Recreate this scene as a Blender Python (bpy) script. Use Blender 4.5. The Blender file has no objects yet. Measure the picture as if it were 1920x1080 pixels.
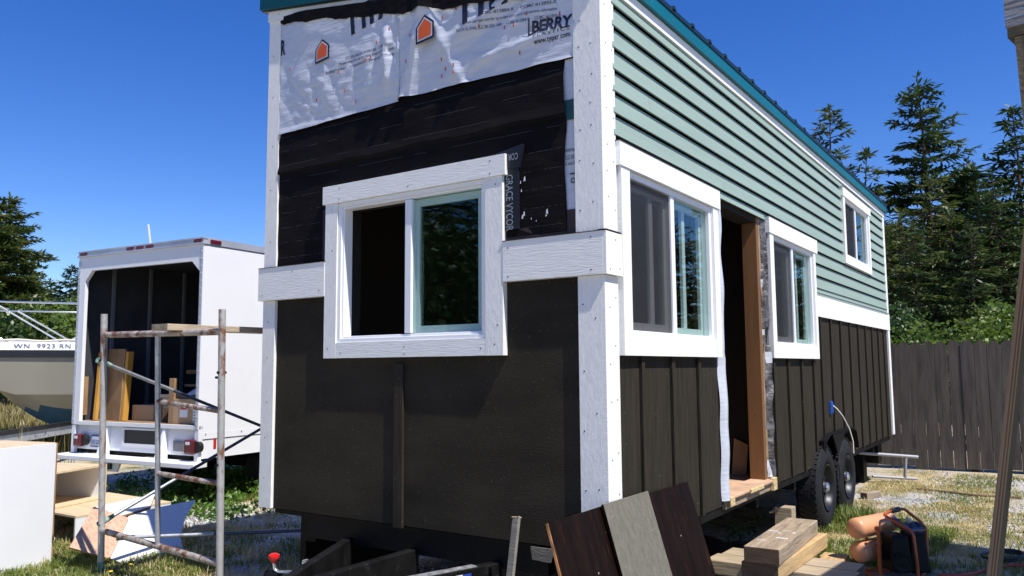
import bpy, bmesh, math, random
from mathutils import Vector, Matrix, noise
random.seed(7)
R = math.radians
sc = bpy.context.scene
COL = sc.collection
G = -0.57                                   # ground height (0 = underside of the cladding)

# ------------------------------------------------------------------ camera
YAW, PIT, ROL, FPX = -0.5957, 0.0991, -0.007, 1504.38
CP = Vector((1.8143, -3.4651, 0.8768))
FW = Vector((math.sin(YAW)*math.cos(PIT), math.cos(YAW)*math.cos(PIT), math.sin(PIT)))
RT = Vector((math.cos(YAW), -math.sin(YAW), 0))
UP = RT.cross(FW)
R2 = RT*math.cos(ROL)+UP*math.sin(ROL)
U2 = -RT*math.sin(ROL)+UP*math.cos(ROL)
cam = bpy.data.cameras.new('camera'); co = bpy.data.objects.new('camera', cam); COL.objects.link(co)
cam.sensor_width = 36; cam.lens = FPX/1920*36; cam.clip_end = 3000; cam.clip_start = 0.05
co.matrix_world = Matrix(((R2.x, U2.x, -FW.x, CP.x), (R2.y, U2.y, -FW.y, CP.y), (R2.z, U2.z, -FW.z, CP.z), (0, 0, 0, 1)))
sc.camera = co
def ray(u, v): return FW+R2*((u-960)/FPX)-U2*((v-540)/FPX)
def on(u, v, z):
    d = ray(u, v); return CP+d*((z-CP.z)/d.z)
def at(u, v, D): return CP+ray(u, v)*D
def gnd(u, D):
    p = at(u, 690, D); return Vector((p.x, p.y, G))

# ------------------------------------------------------------------ light
SUN = Vector((0.6, -0.12, 1.0)).normalized()
el = math.asin(SUN.z); az = math.atan2(SUN.x, SUN.y)
w = bpy.data.worlds.new('World'); sc.world = w; w.use_nodes = True
nt = w.node_tree; bg = nt.nodes['Background']
sky = nt.nodes.new('ShaderNodeTexSky'); sky.sky_type = 'NISHITA'; sky.sun_disc = False
sky.sun_elevation = el; sky.sun_rotation = az
sky.altitude = 0; sky.air_density = 0.9; sky.dust_density = 0.1; sky.ozone_density = 4.0
hs = nt.nodes.new('ShaderNodeHueSaturation'); hs.inputs['Saturation'].default_value = 1.32; hs.inputs['Hue'].default_value = .518
nt.links.new(sky.outputs[0], hs.inputs['Color']); nt.links.new(hs.outputs[0], bg.inputs[0]); bg.inputs[1].default_value = 0.13
sl = bpy.data.lights.new('sun', 'SUN'); sl.energy = 5.0; sl.angle = R(0.53); sl.color = (1, 0.955, 0.88)
so = bpy.data.objects.new('sun', sl); COL.objects.link(so); so.rotation_euler = SUN.to_track_quat('Z', 'Y').to_euler()
sc.view_settings.view_transform = 'Standard'; sc.view_settings.look = 'None'; sc.view_settings.gamma = 1
sc.view_settings.exposure = 0.36
sc.render.engine = 'CYCLES'
sc.cycles.max_bounces = 8; sc.cycles.transparent_max_bounces = 12
sc.cycles.use_denoising = True

# ------------------------------------------------------------------ materials
def mat(name, c, rough=.6, metal=0, spec=.5, var=.15, vs=3.0, sc3=(1, 1, 1), bump=0, bs=40, bd=.01, c2=None, spk=None, coat=0, c2lo=.45, c2hi=.62):
    """principled surface: colour varied by stretched noise, an optional second colour in patches, grain bump, light specks"""
    m = bpy.data.materials.new(name); m.use_nodes = True
    n = m.node_tree.nodes; l = m.node_tree.links; p = n['Principled BSDF']
    p.inputs['Roughness'].default_value = rough; p.inputs['Metallic'].default_value = metal
    p.inputs['Specular IOR Level'].default_value = spec
    if coat: p.inputs['Coat Weight'].default_value = coat; p.inputs['Coat Roughness'].default_value = .1
    tc = n.new('ShaderNodeTexCoord'); mp = n.new('ShaderNodeMapping'); mp.inputs['Scale'].default_value = sc3
    l.new(tc.outputs['Object'], mp.inputs[0])
    nz = n.new('ShaderNodeTexNoise'); nz.inputs['Scale'].default_value = vs; nz.inputs['Detail'].default_value = 6
    l.new(mp.outputs[0], nz.inputs[0])
    cr = n.new('ShaderNodeValToRGB'); l.new(nz.outputs[0], cr.inputs[0])
    a = [max(0, x*(1-var)) for x in c]; b = [min(1, x*(1+var)) for x in c]
    cr.color_ramp.elements[0].position = .3; cr.color_ramp.elements[1].position = .7
    cr.color_ramp.elements[0].color = (*a, 1); cr.color_ramp.elements[1].color = (*b, 1)
    out = cr.outputs[0]
    if c2:
        n2 = n.new('ShaderNodeTexNoise'); n2.inputs['Scale'].default_value = vs*1.7; n2.inputs['Detail'].default_value = 8; n2.inputs['Roughness'].default_value = .65
        l.new(mp.outputs[0], n2.inputs[0])
        r2 = n.new('ShaderNodeValToRGB'); r2.color_ramp.elements[0].position = c2lo; r2.color_ramp.elements[1].position = c2hi
        l.new(n2.outputs[0], r2.inputs[0])
        mx = n.new('ShaderNodeMix'); mx.data_type = 'RGBA'; l.new(r2.outputs[0], mx.inputs[0]); l.new(out, mx.inputs[6]); mx.inputs[7].default_value = (*c2, 1)
        out = mx.outputs[2]
    if spk:
        col, thr, ssc = spk
        n3 = n.new('ShaderNodeTexNoise'); n3.inputs['Scale'].default_value = ssc; n3.inputs['Detail'].default_value = 2
        l.new(tc.outputs['Object'], n3.inputs[0])
        r3 = n.new('ShaderNodeValToRGB'); r3.color_ramp.elements[0].position = thr; r3.color_ramp.elements[1].position = thr+.03
        l.new(n3.outputs[0], r3.inputs[0])
        mx = n.new('ShaderNodeMix'); mx.data_type = 'RGBA'; l.new(r3.outputs[0], mx.inputs[0]); l.new(out, mx.inputs[6]); mx.inputs[7].default_value = (*col, 1)
        out = mx.outputs[2]
    l.new(out, p.inputs['Base Color'])
    if bump:
        nb = n.new('ShaderNodeTexNoise'); nb.inputs['Scale'].default_value = bs; nb.inputs['Detail'].default_value = 4
        l.new(mp.outputs[0], nb.inputs[0])
        bp_ = n.new('ShaderNodeBump'); bp_.inputs['Strength'].default_value = bump; bp_.inputs['Distance'].default_value = bd
        l.new(nb.outputs[0], bp_.inputs['Height']); l.new(bp_.outputs[0], p.inputs['Normal'])
    return m
WHT = (.82, .815, .775)
M = dict(
 trim_h=mat('rough_white_trim_horizontal', WHT, .7, var=.05, vs=2, sc3=(3, 3, 26), bump=.35, bs=5, bd=.004, c2=(.75, .75, .72), c2lo=.55, c2hi=.75),
 trim_v=mat('rough_white_trim_vertical', WHT, .7, var=.05, vs=5, sc3=(9, 9, 3), bump=.35, bs=9, bd=.004, c2=(.75, .75, .72), c2lo=.52, c2hi=.75),
 trim_side=mat('smooth_white_trim', (.82, .82, .79), .65, var=.03, vs=3, sc3=(2, 2, 12), bump=.3, bs=10, bd=.003),
 vinyl=mat('white_vinyl', (.84, .85, .87), .35, var=.02),
 nail=mat('nail_head', (.05, .04, .035), .5),
 green=mat('sage_green_siding', (.265, .35, .295), .6, var=.06, vs=2, sc3=(1, .4, 6), bump=.15, bs=30, bd=.003),
 brown=mat('dark_brown_siding', (.031, .0255, .018), .75, spec=.15, var=.25, vs=3, sc3=(14, 14, 1.2), bump=.7, bs=7, bd=.005, spk=((.22, .21, .18), .735, 55)),
 brownf=mat('dark_brown_front_panel', (.027, .0225, .0155), .8, spec=.15, var=.35, vs=1.6, sc3=(1, 1, 2.8), bump=.6, bs=60, bd=.004, c2=(.030, .024, .017), c2lo=.5, c2hi=.75, spk=((.12, .11, .09), .71, 110)),
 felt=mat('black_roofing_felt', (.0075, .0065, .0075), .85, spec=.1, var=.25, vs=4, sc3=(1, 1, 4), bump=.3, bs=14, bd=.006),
 feltline=mat('felt_lay_line', (.035, .032, .034), .8),
 feltred=mat('brown_black_flashing', (.035, .022, .022), .7, var=.3, vs=6, bump=.4, bs=30),
 wrap=mat('white_house_wrap', (.56, .59, .66), .42, var=.06, vs=9, sc3=(1, 1, 5), bump=.45, bs=13, bd=.006, spk=None),
 ink=mat('black_ink', (.012, .013, .03), .5), inkgrey=mat('grey_ink', (.10, .11, .16), .6, var=.4, vs=30), orange_ink=mat('orange_ink', (.62, .10, .015), .5),
 staple=mat('orange_staple', (.45, .08, .03), .5),
 tealwrap=mat('teal_membrane', (.015, .07, .075), .5, var=.3), 
 tape=mat('blue_black_flashing_tape', (.006, .008, .014), .5, var=.4, vs=5, bump=.3, bs=9),
 tapeink=mat('pale_tape_lettering', (.26, .29, .33), .6),
 teal=mat('teal_metal_roof', (.0, .125, .16), .4, var=.08, vs=2), tealshade=mat('shaded_teal_metal', (.002, .062, .078), .5, spec=.3, var=.1),
 tealdk=mat('shade_dark_teal_metal', (.002, .018, .024), .45, var=.1),  # teal darkened for the grazing light on ribs and roof edge
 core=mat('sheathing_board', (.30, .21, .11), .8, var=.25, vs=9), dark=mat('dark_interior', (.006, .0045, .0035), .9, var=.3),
 stud=mat('orange_pine_stud', (.20, .09, .03), .6, var=.18, vs=3, sc3=(8, 8, .5), spk=((.11, .045, .02), .74, 13)),
 ply=mat('pale_plywood', (.62, .49, .31), .6, var=.12, vs=2.2, sc3=(1.2, 9, 9), bump=.15, bs=9),
 plyred=mat('pinkish_plywood_face', (.55, .36, .25), .6, var=.14, vs=2.6, sc3=(3.2, 11, 9), bump=.15, bs=8, c2=(.42, .24, .15), c2lo=.52, c2hi=.6),
 plyold=mat('stained_plywood', (.30, .18, .085), .7, var=.25, vs=3, sc3=(1.6, 1.6, 1.2)),
 ply_edge=mat('plywood_edge', (.40, .22, .10), .7, var=.35, vs=60, sc3=(1, 1, .02)),
 melamine=mat('white_melamine', (.78, .79, .81), .35, var=.02),
 floorply=mat('raw_floor_plywood', (.56, .36, .23), .75, var=.2, vs=6, bump=.2),
 osb=mat('chipped_board_edge', (.58, .44, .22), .8, var=.35, vs=40, bump=.5, bs=60),
 frame=mat('black_trailer_steel', (.004, .004, .0045), .6, spec=.2, var=.4, vs=6, bump=.2, bs=30, spk=((.18, .18, .18), .76, 40)),
 tongue=mat('worn_black_steel', (.007, .007, .0075), .5, spec=.25, var=.5, vs=8, bump=.35, bs=25, c2=(.025, .025, .025), c2lo=.6, c2hi=.8, spk=((.3, .3, .3), .74, 60)),
 tyre=mat('dusty_tyre_rubber', (.013, .013, .015), .75, spec=.25, var=.3, vs=7, bump=.3, bs=50, c2=(.045, .038, .028), c2lo=.58, c2hi=.85),
 rim=mat('dark_steel_rim', (.022, .023, .027), .4, metal=.5, var=.2), chrome=mat('bright_metal', (.62, .63, .66), .25, metal=.9, var=.1),
 galv=mat('galvanised_tube', (.42, .44, .47), .42, metal=.55, var=.2, vs=9, c2=(.20, .19, .19), c2lo=.55, c2hi=.72, bump=.2, bs=30),
 rust=mat('rusty_tube', (.40, .36, .32), .6, metal=.25, var=.3, vs=10, c2=(.17, .06, .026), c2lo=.46, c2hi=.58, bump=.3, bs=40),
 rustv=mat('rust_stained_upright', (.47, .46, .44), .55, metal=.3, var=.15, vs=9, sc3=(1, 1, .5), c2=(.26, .12, .06), c2lo=.52, c2hi=.64, bump=.3, bs=40),
 greenpaint=mat('green_painted_tube_end', (.02, .16, .10), .5, var=.4, vs=20, c2=(.4, .45, .42)),
 navytube=mat('dark_blue_grey_tube', (.075, .09, .13), .4, metal=.4, var=.25, vs=8),
 plank=mat('weathered_plank', (.47, .38, .27), .7, var=.2, vs=3, sc3=(9, 1.2, 9), bump=.3, bs=12, c2=(.3, .24, .18), c2lo=.55, c2hi=.75),
 plankend=mat('plank_end_grain', (.22, .18, .13), .8, var=.4, vs=20), chalk=mat('chalk_mark', (.62, .64, .66), .8),
 timber=mat('used_timber', (.33, .255, .175), .75, var=.28, vs=2.5, sc3=(13, 1.3, 16), bump=.5, bs=7, bd=.006, c2=(.19, .145, .10), c2lo=.5, c2hi=.68, spk=((.7, .7, .68), .775, 9)),
 timber2=mat('used_timber_crosswise', (.40, .32, .22), .75, var=.22, vs=2.5, sc3=(1.3, 15, 16), bump=.5, bs=7, bd=.006, c2=(.27, .21, .14), c2lo=.5, c2hi=.68),
 timberend=mat('dark_timber_end', (.10, .06, .035), .85, var=.4, vs=9, sc3=(1, 1, 7)),
 timberyellow=mat('fresh_timber', (.50, .34, .16), .7, var=.2, vs=2.5, sc3=(13, 1.3, 16), bump=.3, bs=9, c2=(.34, .21, .10), c2lo=.5, c2hi=.7),
 stain=mat('red_brown_stained_board', (.0085, .0037, .0022), .5, spec=.12, var=.5, vs=2.2, sc3=(3, 9, 1), bump=.2, bs=20, c2=(.048, .018, .007), c2lo=.58, c2hi=.74, spk=((.3, .27, .24), .775, 35)),
 dusty=mat('dusty_grey_board', (.145, .135, .105), .8, var=.14, vs=5, sc3=(1, 6, 3), bump=.6, bs=46, bd=.004, c2=(.11, .10, .08), c2lo=.5, c2hi=.7, spk=((.42, .41, .38), .74, 60)),
 edgerust=mat('bright_raw_edge', (.42, .19, .07), .7, var=.5, vs=26),
 stick=mat('grey_batten', (.15, .14, .115), .7, var=.2, vs=5, sc3=(1, 1, 4), bump=.4, bs=30),
 truckw=mat('white_truck_paint', (.80, .81, .83), .38, var=.025, vs=2), truckg=mat('aluminium_trim', (.52, .54, .60), .4, metal=.4, var=.12),
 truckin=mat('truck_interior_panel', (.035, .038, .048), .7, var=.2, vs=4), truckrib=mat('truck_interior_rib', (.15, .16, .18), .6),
 maroon=mat('maroon_lamp_lens', (.11, .008, .018), .2, var=.25), redlens=mat('red_lamp_lens', (.10, .016, .022), .25, var=.25), redrefl=mat('red_reflector', (.55, .03, .02), .3),
 paleplate=mat('pale_licence_plate', (.55, .60, .70), .4, var=.15, vs=30), blue=mat('blue_plate', (.05, .09, .22), .4), greyplate=mat('grey_plate', (.17, .175, .19), .5, var=.3, vs=12),
 black=mat('black_rubber', (.012, .012, .013), .5), floorwood=mat('truck_floor_wood', (.27, .17, .09), .7, var=.3, vs=6),
 cardboard=mat('brown_cardboard', (.40, .27, .15), .75, var=.06), paper=mat('white_label', (.74, .74, .76), .6), bluecloth=mat('pale_blue_bag', (.42, .48, .62), .5, var=.1, bump=.4, bs=12, bd=.03),
 purple=mat('purple_strap', (.10, .075, .22), .7), amber=mat('amber_plank', (.50, .26, .045), .55, var=.15, vs=4, sc3=(6, 6, .6)),
 hull=mat('cream_boat_hull', (.27, .26, .21), .3, var=.05, vs=1.5), gel=mat('white_gelcoat', (.80, .80, .79), .25, var=.02), rub=mat('dark_rub_rail', (.010, .011, .014), .4), antifoul=mat('dark_blue_antifouling', (.012, .06, .13), .7, var=.25, vs=5),
 steelrail=mat('stainless_rail', (.70, .70, .70), .2, metal=1, var=.05), cream=mat('cream_rope', (.6, .56, .45), .7),
 splotch=mat('mottled_galvanised_rail', (.52, .55, .60), .45, metal=.3, var=.15, vs=5, c2=(.13, .14, .15), c2lo=.56, c2hi=.66),
 comp=mat('orange_compressor_paint', (.66, .31, .155), .35, var=.06, vs=4), compframe=mat('orange_red_frame', (.42, .09, .025), .35, var=.15), navy=mat('dark_navy_plastic', (.018, .024, .075), .35, var=.2), motor=mat('black_plastic', (.005, .005, .006), .5, spec=.2, var=.3), gauge=mat('pale_gauge_face', (.62, .56, .36), .3), ykn=mat('yellow_green_knob', (.42, .42, .03), .4), grip=mat('dark_grey_grip', (.05, .055, .065), .6),
 fence=mat('weathered_fence_board', (.072, .058, .049), .85, var=.4, vs=2.2, sc3=(10, 10, .9), bump=.6, bs=9, bd=.006, c2=(.085, .08, .08), c2lo=.52, c2hi=.75),
 fencedk=mat('fence_rail_wood', (.06, .05, .04), .85, var=.3), 
 oldwood=mat('silver_grey_weathered_wood', (.44, .435, .43), .8, var=.5, vs=3.2, sc3=(2.0, 2.0, 26), bump=1.0, bs=4, bd=.02, c2=(.20, .195, .19), c2lo=.5, c2hi=.62),
 mossy=mat('mossy_brown_wood', (.13, .105, .06), .85, var=.35, vs=6, sc3=(2, 2, 2), bump=.3, c2=(.09, .12, .04), c2lo=.55, c2hi=.75),
 roofsheet=mat('shelter_roofing', (.2, .2, .2), .7), lamface=mat('green_brown_plywood_face', (.10, .085, .05), .75, var=.2, vs=5, sc3=(3, 3, .6)),
 ply1=mat('light_veneer', (.30, .195, .105), .7, var=.15), ply2=mat('dark_veneer', (.14, .075, .04), .7, var=.2),
 red=mat('red_plastic_knob', (.60, .012, .012), .25, var=.05), hose=mat('red_air_hose', (.42, .06, .04), .5), cable=mat('white_cable', (.7, .66, .6), .5), blueplastic=mat('blue_plastic', (.02, .11, .42), .4),
 bark=mat('fir_bark', (.075, .052, .036), .9, var=.4, vs=6, sc3=(6, 6, 1), bump=.6), bark2=mat('grey_branch', (.15, .13, .11), .9, var=.3),
 silver=mat('torn_membrane', (.10, .095, .10), .4, var=.7, vs=16, bump=1, bs=16, bd=.03), rusty_wire=mat('rusty_rod', (.12, .06, .035), .8), stone=mat('grey_gravel_stone', (.42, .42, .43), .85, var=.45, vs=1.3), pvc=mat('white_grey_pipe', (.34, .34, .36), .4, var=.12),
 sticker_r=mat('red_sticker', (.55, .03, .03), .4), sticker_b=mat('blue_sticker', (.03, .07, .35), .4), sticker_w=mat('white_sticker', (.8, .8, .8), .4), scuff=mat('scraped_bright_edge', (.5, .5, .52), .4, metal=.6, var=.5, vs=30),
)
def leafmat(name, cols, tr=.3, vs=1.2):
    """foliage: per-cluster colour varied through space, a little light passing through"""
    m = bpy.data.materials.new(name); m.use_nodes = True; n = m.node_tree.nodes; l = m.node_tree.links
    n.remove(n['Principled BSDF']); out = n['Material Output']
    tc = n.new('ShaderNodeTexCoord'); nz = n.new('ShaderNodeTexNoise'); nz.inputs['Scale'].default_value = vs; nz.inputs['Detail'].default_value = 5; nz.inputs['Roughness'].default_value = .75
    l.new(tc.outputs['Object'], nz.inputs[0])
    cr = n.new('ShaderNodeValToRGB'); e = cr.color_ramp.elements
    e[0].position = .32; e[1].position = .68; e[0].color = (*cols[0], 1); e[1].color = (*cols[-1], 1)
    if len(cols) == 3: x = e.new(.5); x.color = (*cols[1], 1)
    l.new(nz.outputs[0], cr.inputs[0])
    d = n.new('ShaderNodeBsdfDiffuse'); t = n.new('ShaderNodeBsdfTranslucent'); mx = n.new('ShaderNodeMixShader'); mx.inputs[0].default_value = tr
    g = n.new('ShaderNodeBsdfGlossy'); g.inputs['Roughness'].default_value = .45; g.inputs['Color'].default_value = (1, 1, 1, 1); m2 = n.new('ShaderNodeMixShader'); m2.inputs[0].default_value = .03
    l.new(cr.outputs[0], d.inputs[0]); l.new(cr.outputs[0], t.inputs[0]); l.new(d.outputs[0], mx.inputs[1]); l.new(t.outputs[0], mx.inputs[2])
    l.new(mx.outputs[0], m2.inputs[1]); l.new(g.outputs[0], m2.inputs[2]); l.new(m2.outputs[0], out.inputs[0])
    return m
M['fir'] = leafmat('fir_needles', [(.014, .036, .012), (.042, .078, .020), (.15, .18, .045)], .32)  # lightest tone raised to put sunlit highlights into the needle colour
M['fir2'] = leafmat('yellowish_fir_needles', [(.022, .045, .012), (.065, .098, .022), (.21, .21, .05)], .34)
M['leafy'] = leafmat('bright_shrub_leaves', [(.055, .11, .015), (.12, .19, .025), (.20, .26, .045)], .4, 2.5)
M['leafdk'] = leafmat('dark_shrub_leaves', [(.018, .05, .012), (.04, .09, .02), (.08, .13, .03)], .35, 2)
M['weed'] = leafmat('green_weed_leaves', [(.06, .15, .02), (.13, .25, .035), (.24, .34, .06)], .4, 5)
M['grassg'] = leafmat('green_grass_blades', [(.07, .14, .02), (.18, .23, .045), (.34, .33, .09)], .35, 4)
M['grassd'] = leafmat('dry_grass_blades', [(.36, .29, .11), (.56, .46, .21), (.74, .64, .36)], .3, 4)
M['field'] = leafmat('tall_dry_field_grass', [(.17, .15, .045), (.29, .24, .08), (.42, .35, .14)], .3, 1)
M['flower'] = mat('yellow_flower', (.75, .55, .02), .6)
def glassmat(name, tint, fres=1.75):
    m = bpy.data.materials.new(name); m.use_nodes = True; n = m.node_tree.nodes; l = m.node_tree.links
    n.remove(n['Principled BSDF'])
    t = n.new('ShaderNodeBsdfTransparent'); t.inputs[0].default_value = (*tint, 1)
    g = n.new('ShaderNodeBsdfGlossy'); g.inputs['Roughness'].default_value = .005; g.inputs['Color'].default_value = (.85, .95, .92, 1)
    lw = n.new('ShaderNodeLayerWeight'); lw.inputs[0].default_value = .5
    pw_ = n.new('ShaderNodeMath'); pw_.operation = 'POWER'; l.new(lw.outputs['Facing'], pw_.inputs[0]); pw_.inputs[1].default_value = 3.2
    f = n.new('ShaderNodeMath'); f.operation = 'MULTIPLY_ADD'; l.new(pw_.outputs[0], f.inputs[0]); f.inputs[1].default_value = .5; f.inputs[2].default_value = .03
    tc = n.new('ShaderNodeTexCoord'); nz = n.new('ShaderNodeTexNoise'); nz.inputs['Scale'].default_value = 1.6; l.new(tc.outputs['Object'], nz.inputs[0])
    b = n.new('ShaderNodeBump'); b.inputs['Strength'].default_value = .06; b.inputs['Distance'].default_value = .05; l.new(nz.outputs[0], b.inputs['Height']); l.new(b.outputs[0], g.inputs['Normal'])
    mx = n.new('ShaderNodeMixShader'); l.new(f.outputs[0], mx.inputs[0]); l.new(t.outputs[0], mx.inputs[1]); l.new(g.outputs[0], mx.inputs[2]); l.new(mx.outputs[0], n['Material Output'].inputs[0])
    return m
M['glass'] = glassmat('green_tinted_glass', (.82, .895, .875), 1.6)
def screenmat():
    m = bpy.data.materials.new('insect_screen'); m.use_nodes = True; n = m.node_tree.nodes; l = m.node_tree.links
    p = n['Principled BSDF']; p.inputs['Base Color'].default_value = (.028, .027, .029, 1); p.inputs['Roughness'].default_value = .6
    tc = n.new('ShaderNodeTexCoord'); nz = n.new('ShaderNodeTexNoise'); nz.inputs['Scale'].default_value = 3; l.new(tc.outputs['Object'], nz.inputs[0])
    r = n.new('ShaderNodeMapRange'); r.inputs[3].default_value = .42; r.inputs[4].default_value = .50; l.new(nz.outputs[0], r.inputs[0]); l.new(r.outputs[0], p.inputs['Alpha'])
    return m
M['screen'] = screenmat()

# ------------------------------------------------------------------ geometry helpers
class MB:
    def __init__(s): s.v = []; s.f = []; s.m = []
    def add(s, vs, fs, mi=0):
        o = len(s.v); s.v += [Vector(x) for x in vs]
        for f in fs: s.f.append([i+o for i in f]); s.m.append(mi)
        return s
    def box(s, x0, x1, y0, y1, z0, z1, mi=0):
        x0, x1 = sorted((x0, x1)); y0, y1 = sorted((y0, y1)); z0, z1 = sorted((z0, z1))
        return s.add([(x0, y0, z0), (x1, y0, z0), (x1, y1, z0), (x0, y1, z0), (x0, y0, z1), (x1, y0, z1), (x1, y1, z1), (x0, y1, z1)],
              [(0, 3, 2, 1), (4, 5, 6, 7), (0, 1, 5, 4), (1, 2, 6, 5), (2, 3, 7, 6), (3, 0, 4, 7)], mi)
    def hexa(s, p, mi=0):     # 4 lower + 4 upper corners
        return s.add(p, [(0, 3, 2, 1), (4, 5, 6, 7), (0, 1, 5, 4), (1, 2, 6, 5), (2, 3, 7, 6), (3, 0, 4, 7)], mi)
    def beam(s, a, b, w, h, up=(0, 0, 1), mi=0):
        a = Vector(a); b = Vector(b); d = (b-a).normalized(); u = Vector(up); r = d.cross(u).normalized(); u = r.cross(d)
        r = r*w/2; u = u*h/2
        return s.hexa([a-r-u, a+r-u, b+r-u, b-r-u, a-r+u, a+r+u, b+r+u, b-r+u], mi)
    def slab(s, q, n, t, mi=0, me=None):      # quad q extruded by t along -n
        n = Vector(n).normalized()*t; q = [Vector(x) for x in q]; k = len(q)
        o = len(s.v); s.v += q+[x-n for x in q]
        s.f.append([o+i for i in range(k)]); s.m.append(mi); s.f.append([o+k+i for i in reversed(range(k))]); s.m.append(mi if me is None else me)
        for i in range(k):
            j = (i+1) % k; s.f.append([o+j, o+i, o+k+i, o+k+j]); s.m.append(mi if me is None else me)
        return s
    def tube(s, pts, r, n=10, mi=0, caps=True):
        pts = [Vector(p) for p in pts]; rr = r if isinstance(r, (list, tuple)) else [r]*len(pts)
        o = len(s.v); prev = None
        for i, p in enumerate(pts):
            d = ((pts[i+1] if i+1 < len(pts) else p)-(pts[i-1] if i else p)).normalized()
            if prev is None:
                a = Vector((0, 0, 1)) if abs(d.z) < .9 else Vector((1, 0, 0)); x = d.cross(a).normalized()
            else: x = (prev-d*prev.dot(d)).normalized()
            prev = x; y = d.cross(x)
            for k in range(n):
                t = 2*math.pi*k/n; s.v.append(p+(x*math.cos(t)+y*math.sin(t))*rr[i])
        for i in range(len(pts)-1):
            for k in range(n):
                k2 = (k+1) % n; s.f.append([o+i*n+k, o+i*n+k2, o+(i+1)*n+k2, o+(i+1)*n+k]); s.m.append(mi)
        if caps:
            s.f.append([o+k for k in reversed(range(n))]); s.m.append(mi); s.f.append([o+(len(pts)-1)*n+k for k in range(n)]); s.m.append(mi)
        return s
    def lathe(s, c, axis, prof, n=32, mi=0, mis=None):   # prof = [(distance along axis, radius)]
        c = Vector(c); d = Vector(axis).normalized(); a = Vector((0, 0, 1)) if abs(d.z) < .9 else Vector((1, 0, 0)); x = d.cross(a).normalized(); y = d.cross(x); o = len(s.v)
        for (h, r) in prof:
            for k in range(n):
                t = 2*math.pi*k/n; s.v.append(c+d*h+(x*math.cos(t)+y*math.sin(t))*max(r, 1e-4))
        for i in range(len(prof)-1):
            for k in range(n):
                k2 = (k+1) % n; s.f.append([o+i*n+k, o+i*n+k2, o+(i+1)*n+k2, o+(i+1)*n+k]); s.m.append(mis[i] if mis else mi)
        return s
    def build(s, name, mats, parent=None, bevel=0, smooth=False):
        if not isinstance(mats, (list, tuple)): mats = [mats]
        me = bpy.data.meshes.new(name); vs = s.v
        if parent is not None:
            inv = WM[parent.name].inverted(); vs = [inv @ v for v in vs]
        me.from_pydata([tuple(v) for v in vs], [], s.f)
        for m in mats: me.materials.append(M[m] if isinstance(m, str) else m)
        me.polygons.foreach_set('material_index', s.m)
        if smooth: me.polygons.foreach_set('use_smooth', [True]*len(me.polygons))
        me.update()
        o = bpy.data.objects.new(name, me); COL.objects.link(o)
        if parent is not None: o.parent = parent; WM[o.name] = WM[parent.name]
        else: WM[o.name] = Matrix.Identity(4)
        if bevel:
            b = o.modifiers.new('edge', 'BEVEL'); b.width = bevel; b.segments = 2; b.limit_method = 'ANGLE'; b.angle_limit = R(40)
        if smooth and len(s.f) < 20000: 
            e = o.modifiers.new('sharp', 'EDGE_SPLIT'); e.split_angle = R(45)
        return o
WM = {}
def tag(o, label, cat=None, group=None, kind=None):
    if label: o['label'] = label
    if cat: o['category'] = cat
    if group: o['group'] = group
    if kind: o['kind'] = kind
    return o
def thing(name, loc, label, cat, group=None, rz=0):
    o = bpy.data.objects.new(name, None); COL.objects.link(o); o.empty_display_size = .2
    o.location = loc; o.rotation_euler = (0, 0, rz)
    WM[o.name] = Matrix.Translation(Vector(loc)) @ Matrix.Rotation(rz, 4, 'Z')
    return tag(o, label, cat, group)
def text_mb(body, size, org, right, up, bold=0, disp=None, width=None, mi=0, mb=None, off=.0015, shear=0, spacing=1):
    """lettering laid on a surface: org is the left end of the baseline"""
    c = bpy.data.curves.new('lettering', 'FONT'); c.body = body; c.size = size; c.offset = bold*size; c.shear = shear; c.space_character = spacing; c.resolution_u = 3
    ob = bpy.data.objects.new('lettering', c); COL.objects.link(ob)
    dg = bpy.context.evaluated_depsgraph_get(); me = bpy.data.meshes.new_from_object(ob.evaluated_get(dg))
    COL.objects.unlink(ob); bpy.data.objects.remove(ob)
    bm = bmesh.new(); bm.from_mesh(me); bpy.data.meshes.remove(me)
    right = Vector(right).normalized(); up = Vector(up).normalized(); nrm = right.cross(up); org = Vector(org)
    xs = [v.co.x for v in bm.verts]
    k = width/(max(xs)-min(xs)) if width and xs else 1
    mb = mb or MB(); o = len(mb.v); bm.verts.index_update()
    for v in bm.verts:
        p = org+right*v.co.x*k+up*v.co.y
        if disp: p = disp(p)
        mb.v.append(p+nrm*off)
    for f in bm.faces: mb.f.append([o+v.index for v in f.verts]); mb.m.append(mi)
    bm.free(); return mb
X, Y, Z = Vector((1, 0, 0)), Vector((0, 1, 0)), Vector((0, 0, 1))

# ------------------------------------------------------------------ the tiny house on its trailer
house = thing('tiny_house', (-1.25, 3.95, G), 'half clad tiny house on a trailer, sage green siding above dark brown boards', 'house')
W_, L_ = 2.5, 7.9
def rf(x): return 2.955-.162*x          # top of roof sheet above the slope
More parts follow.
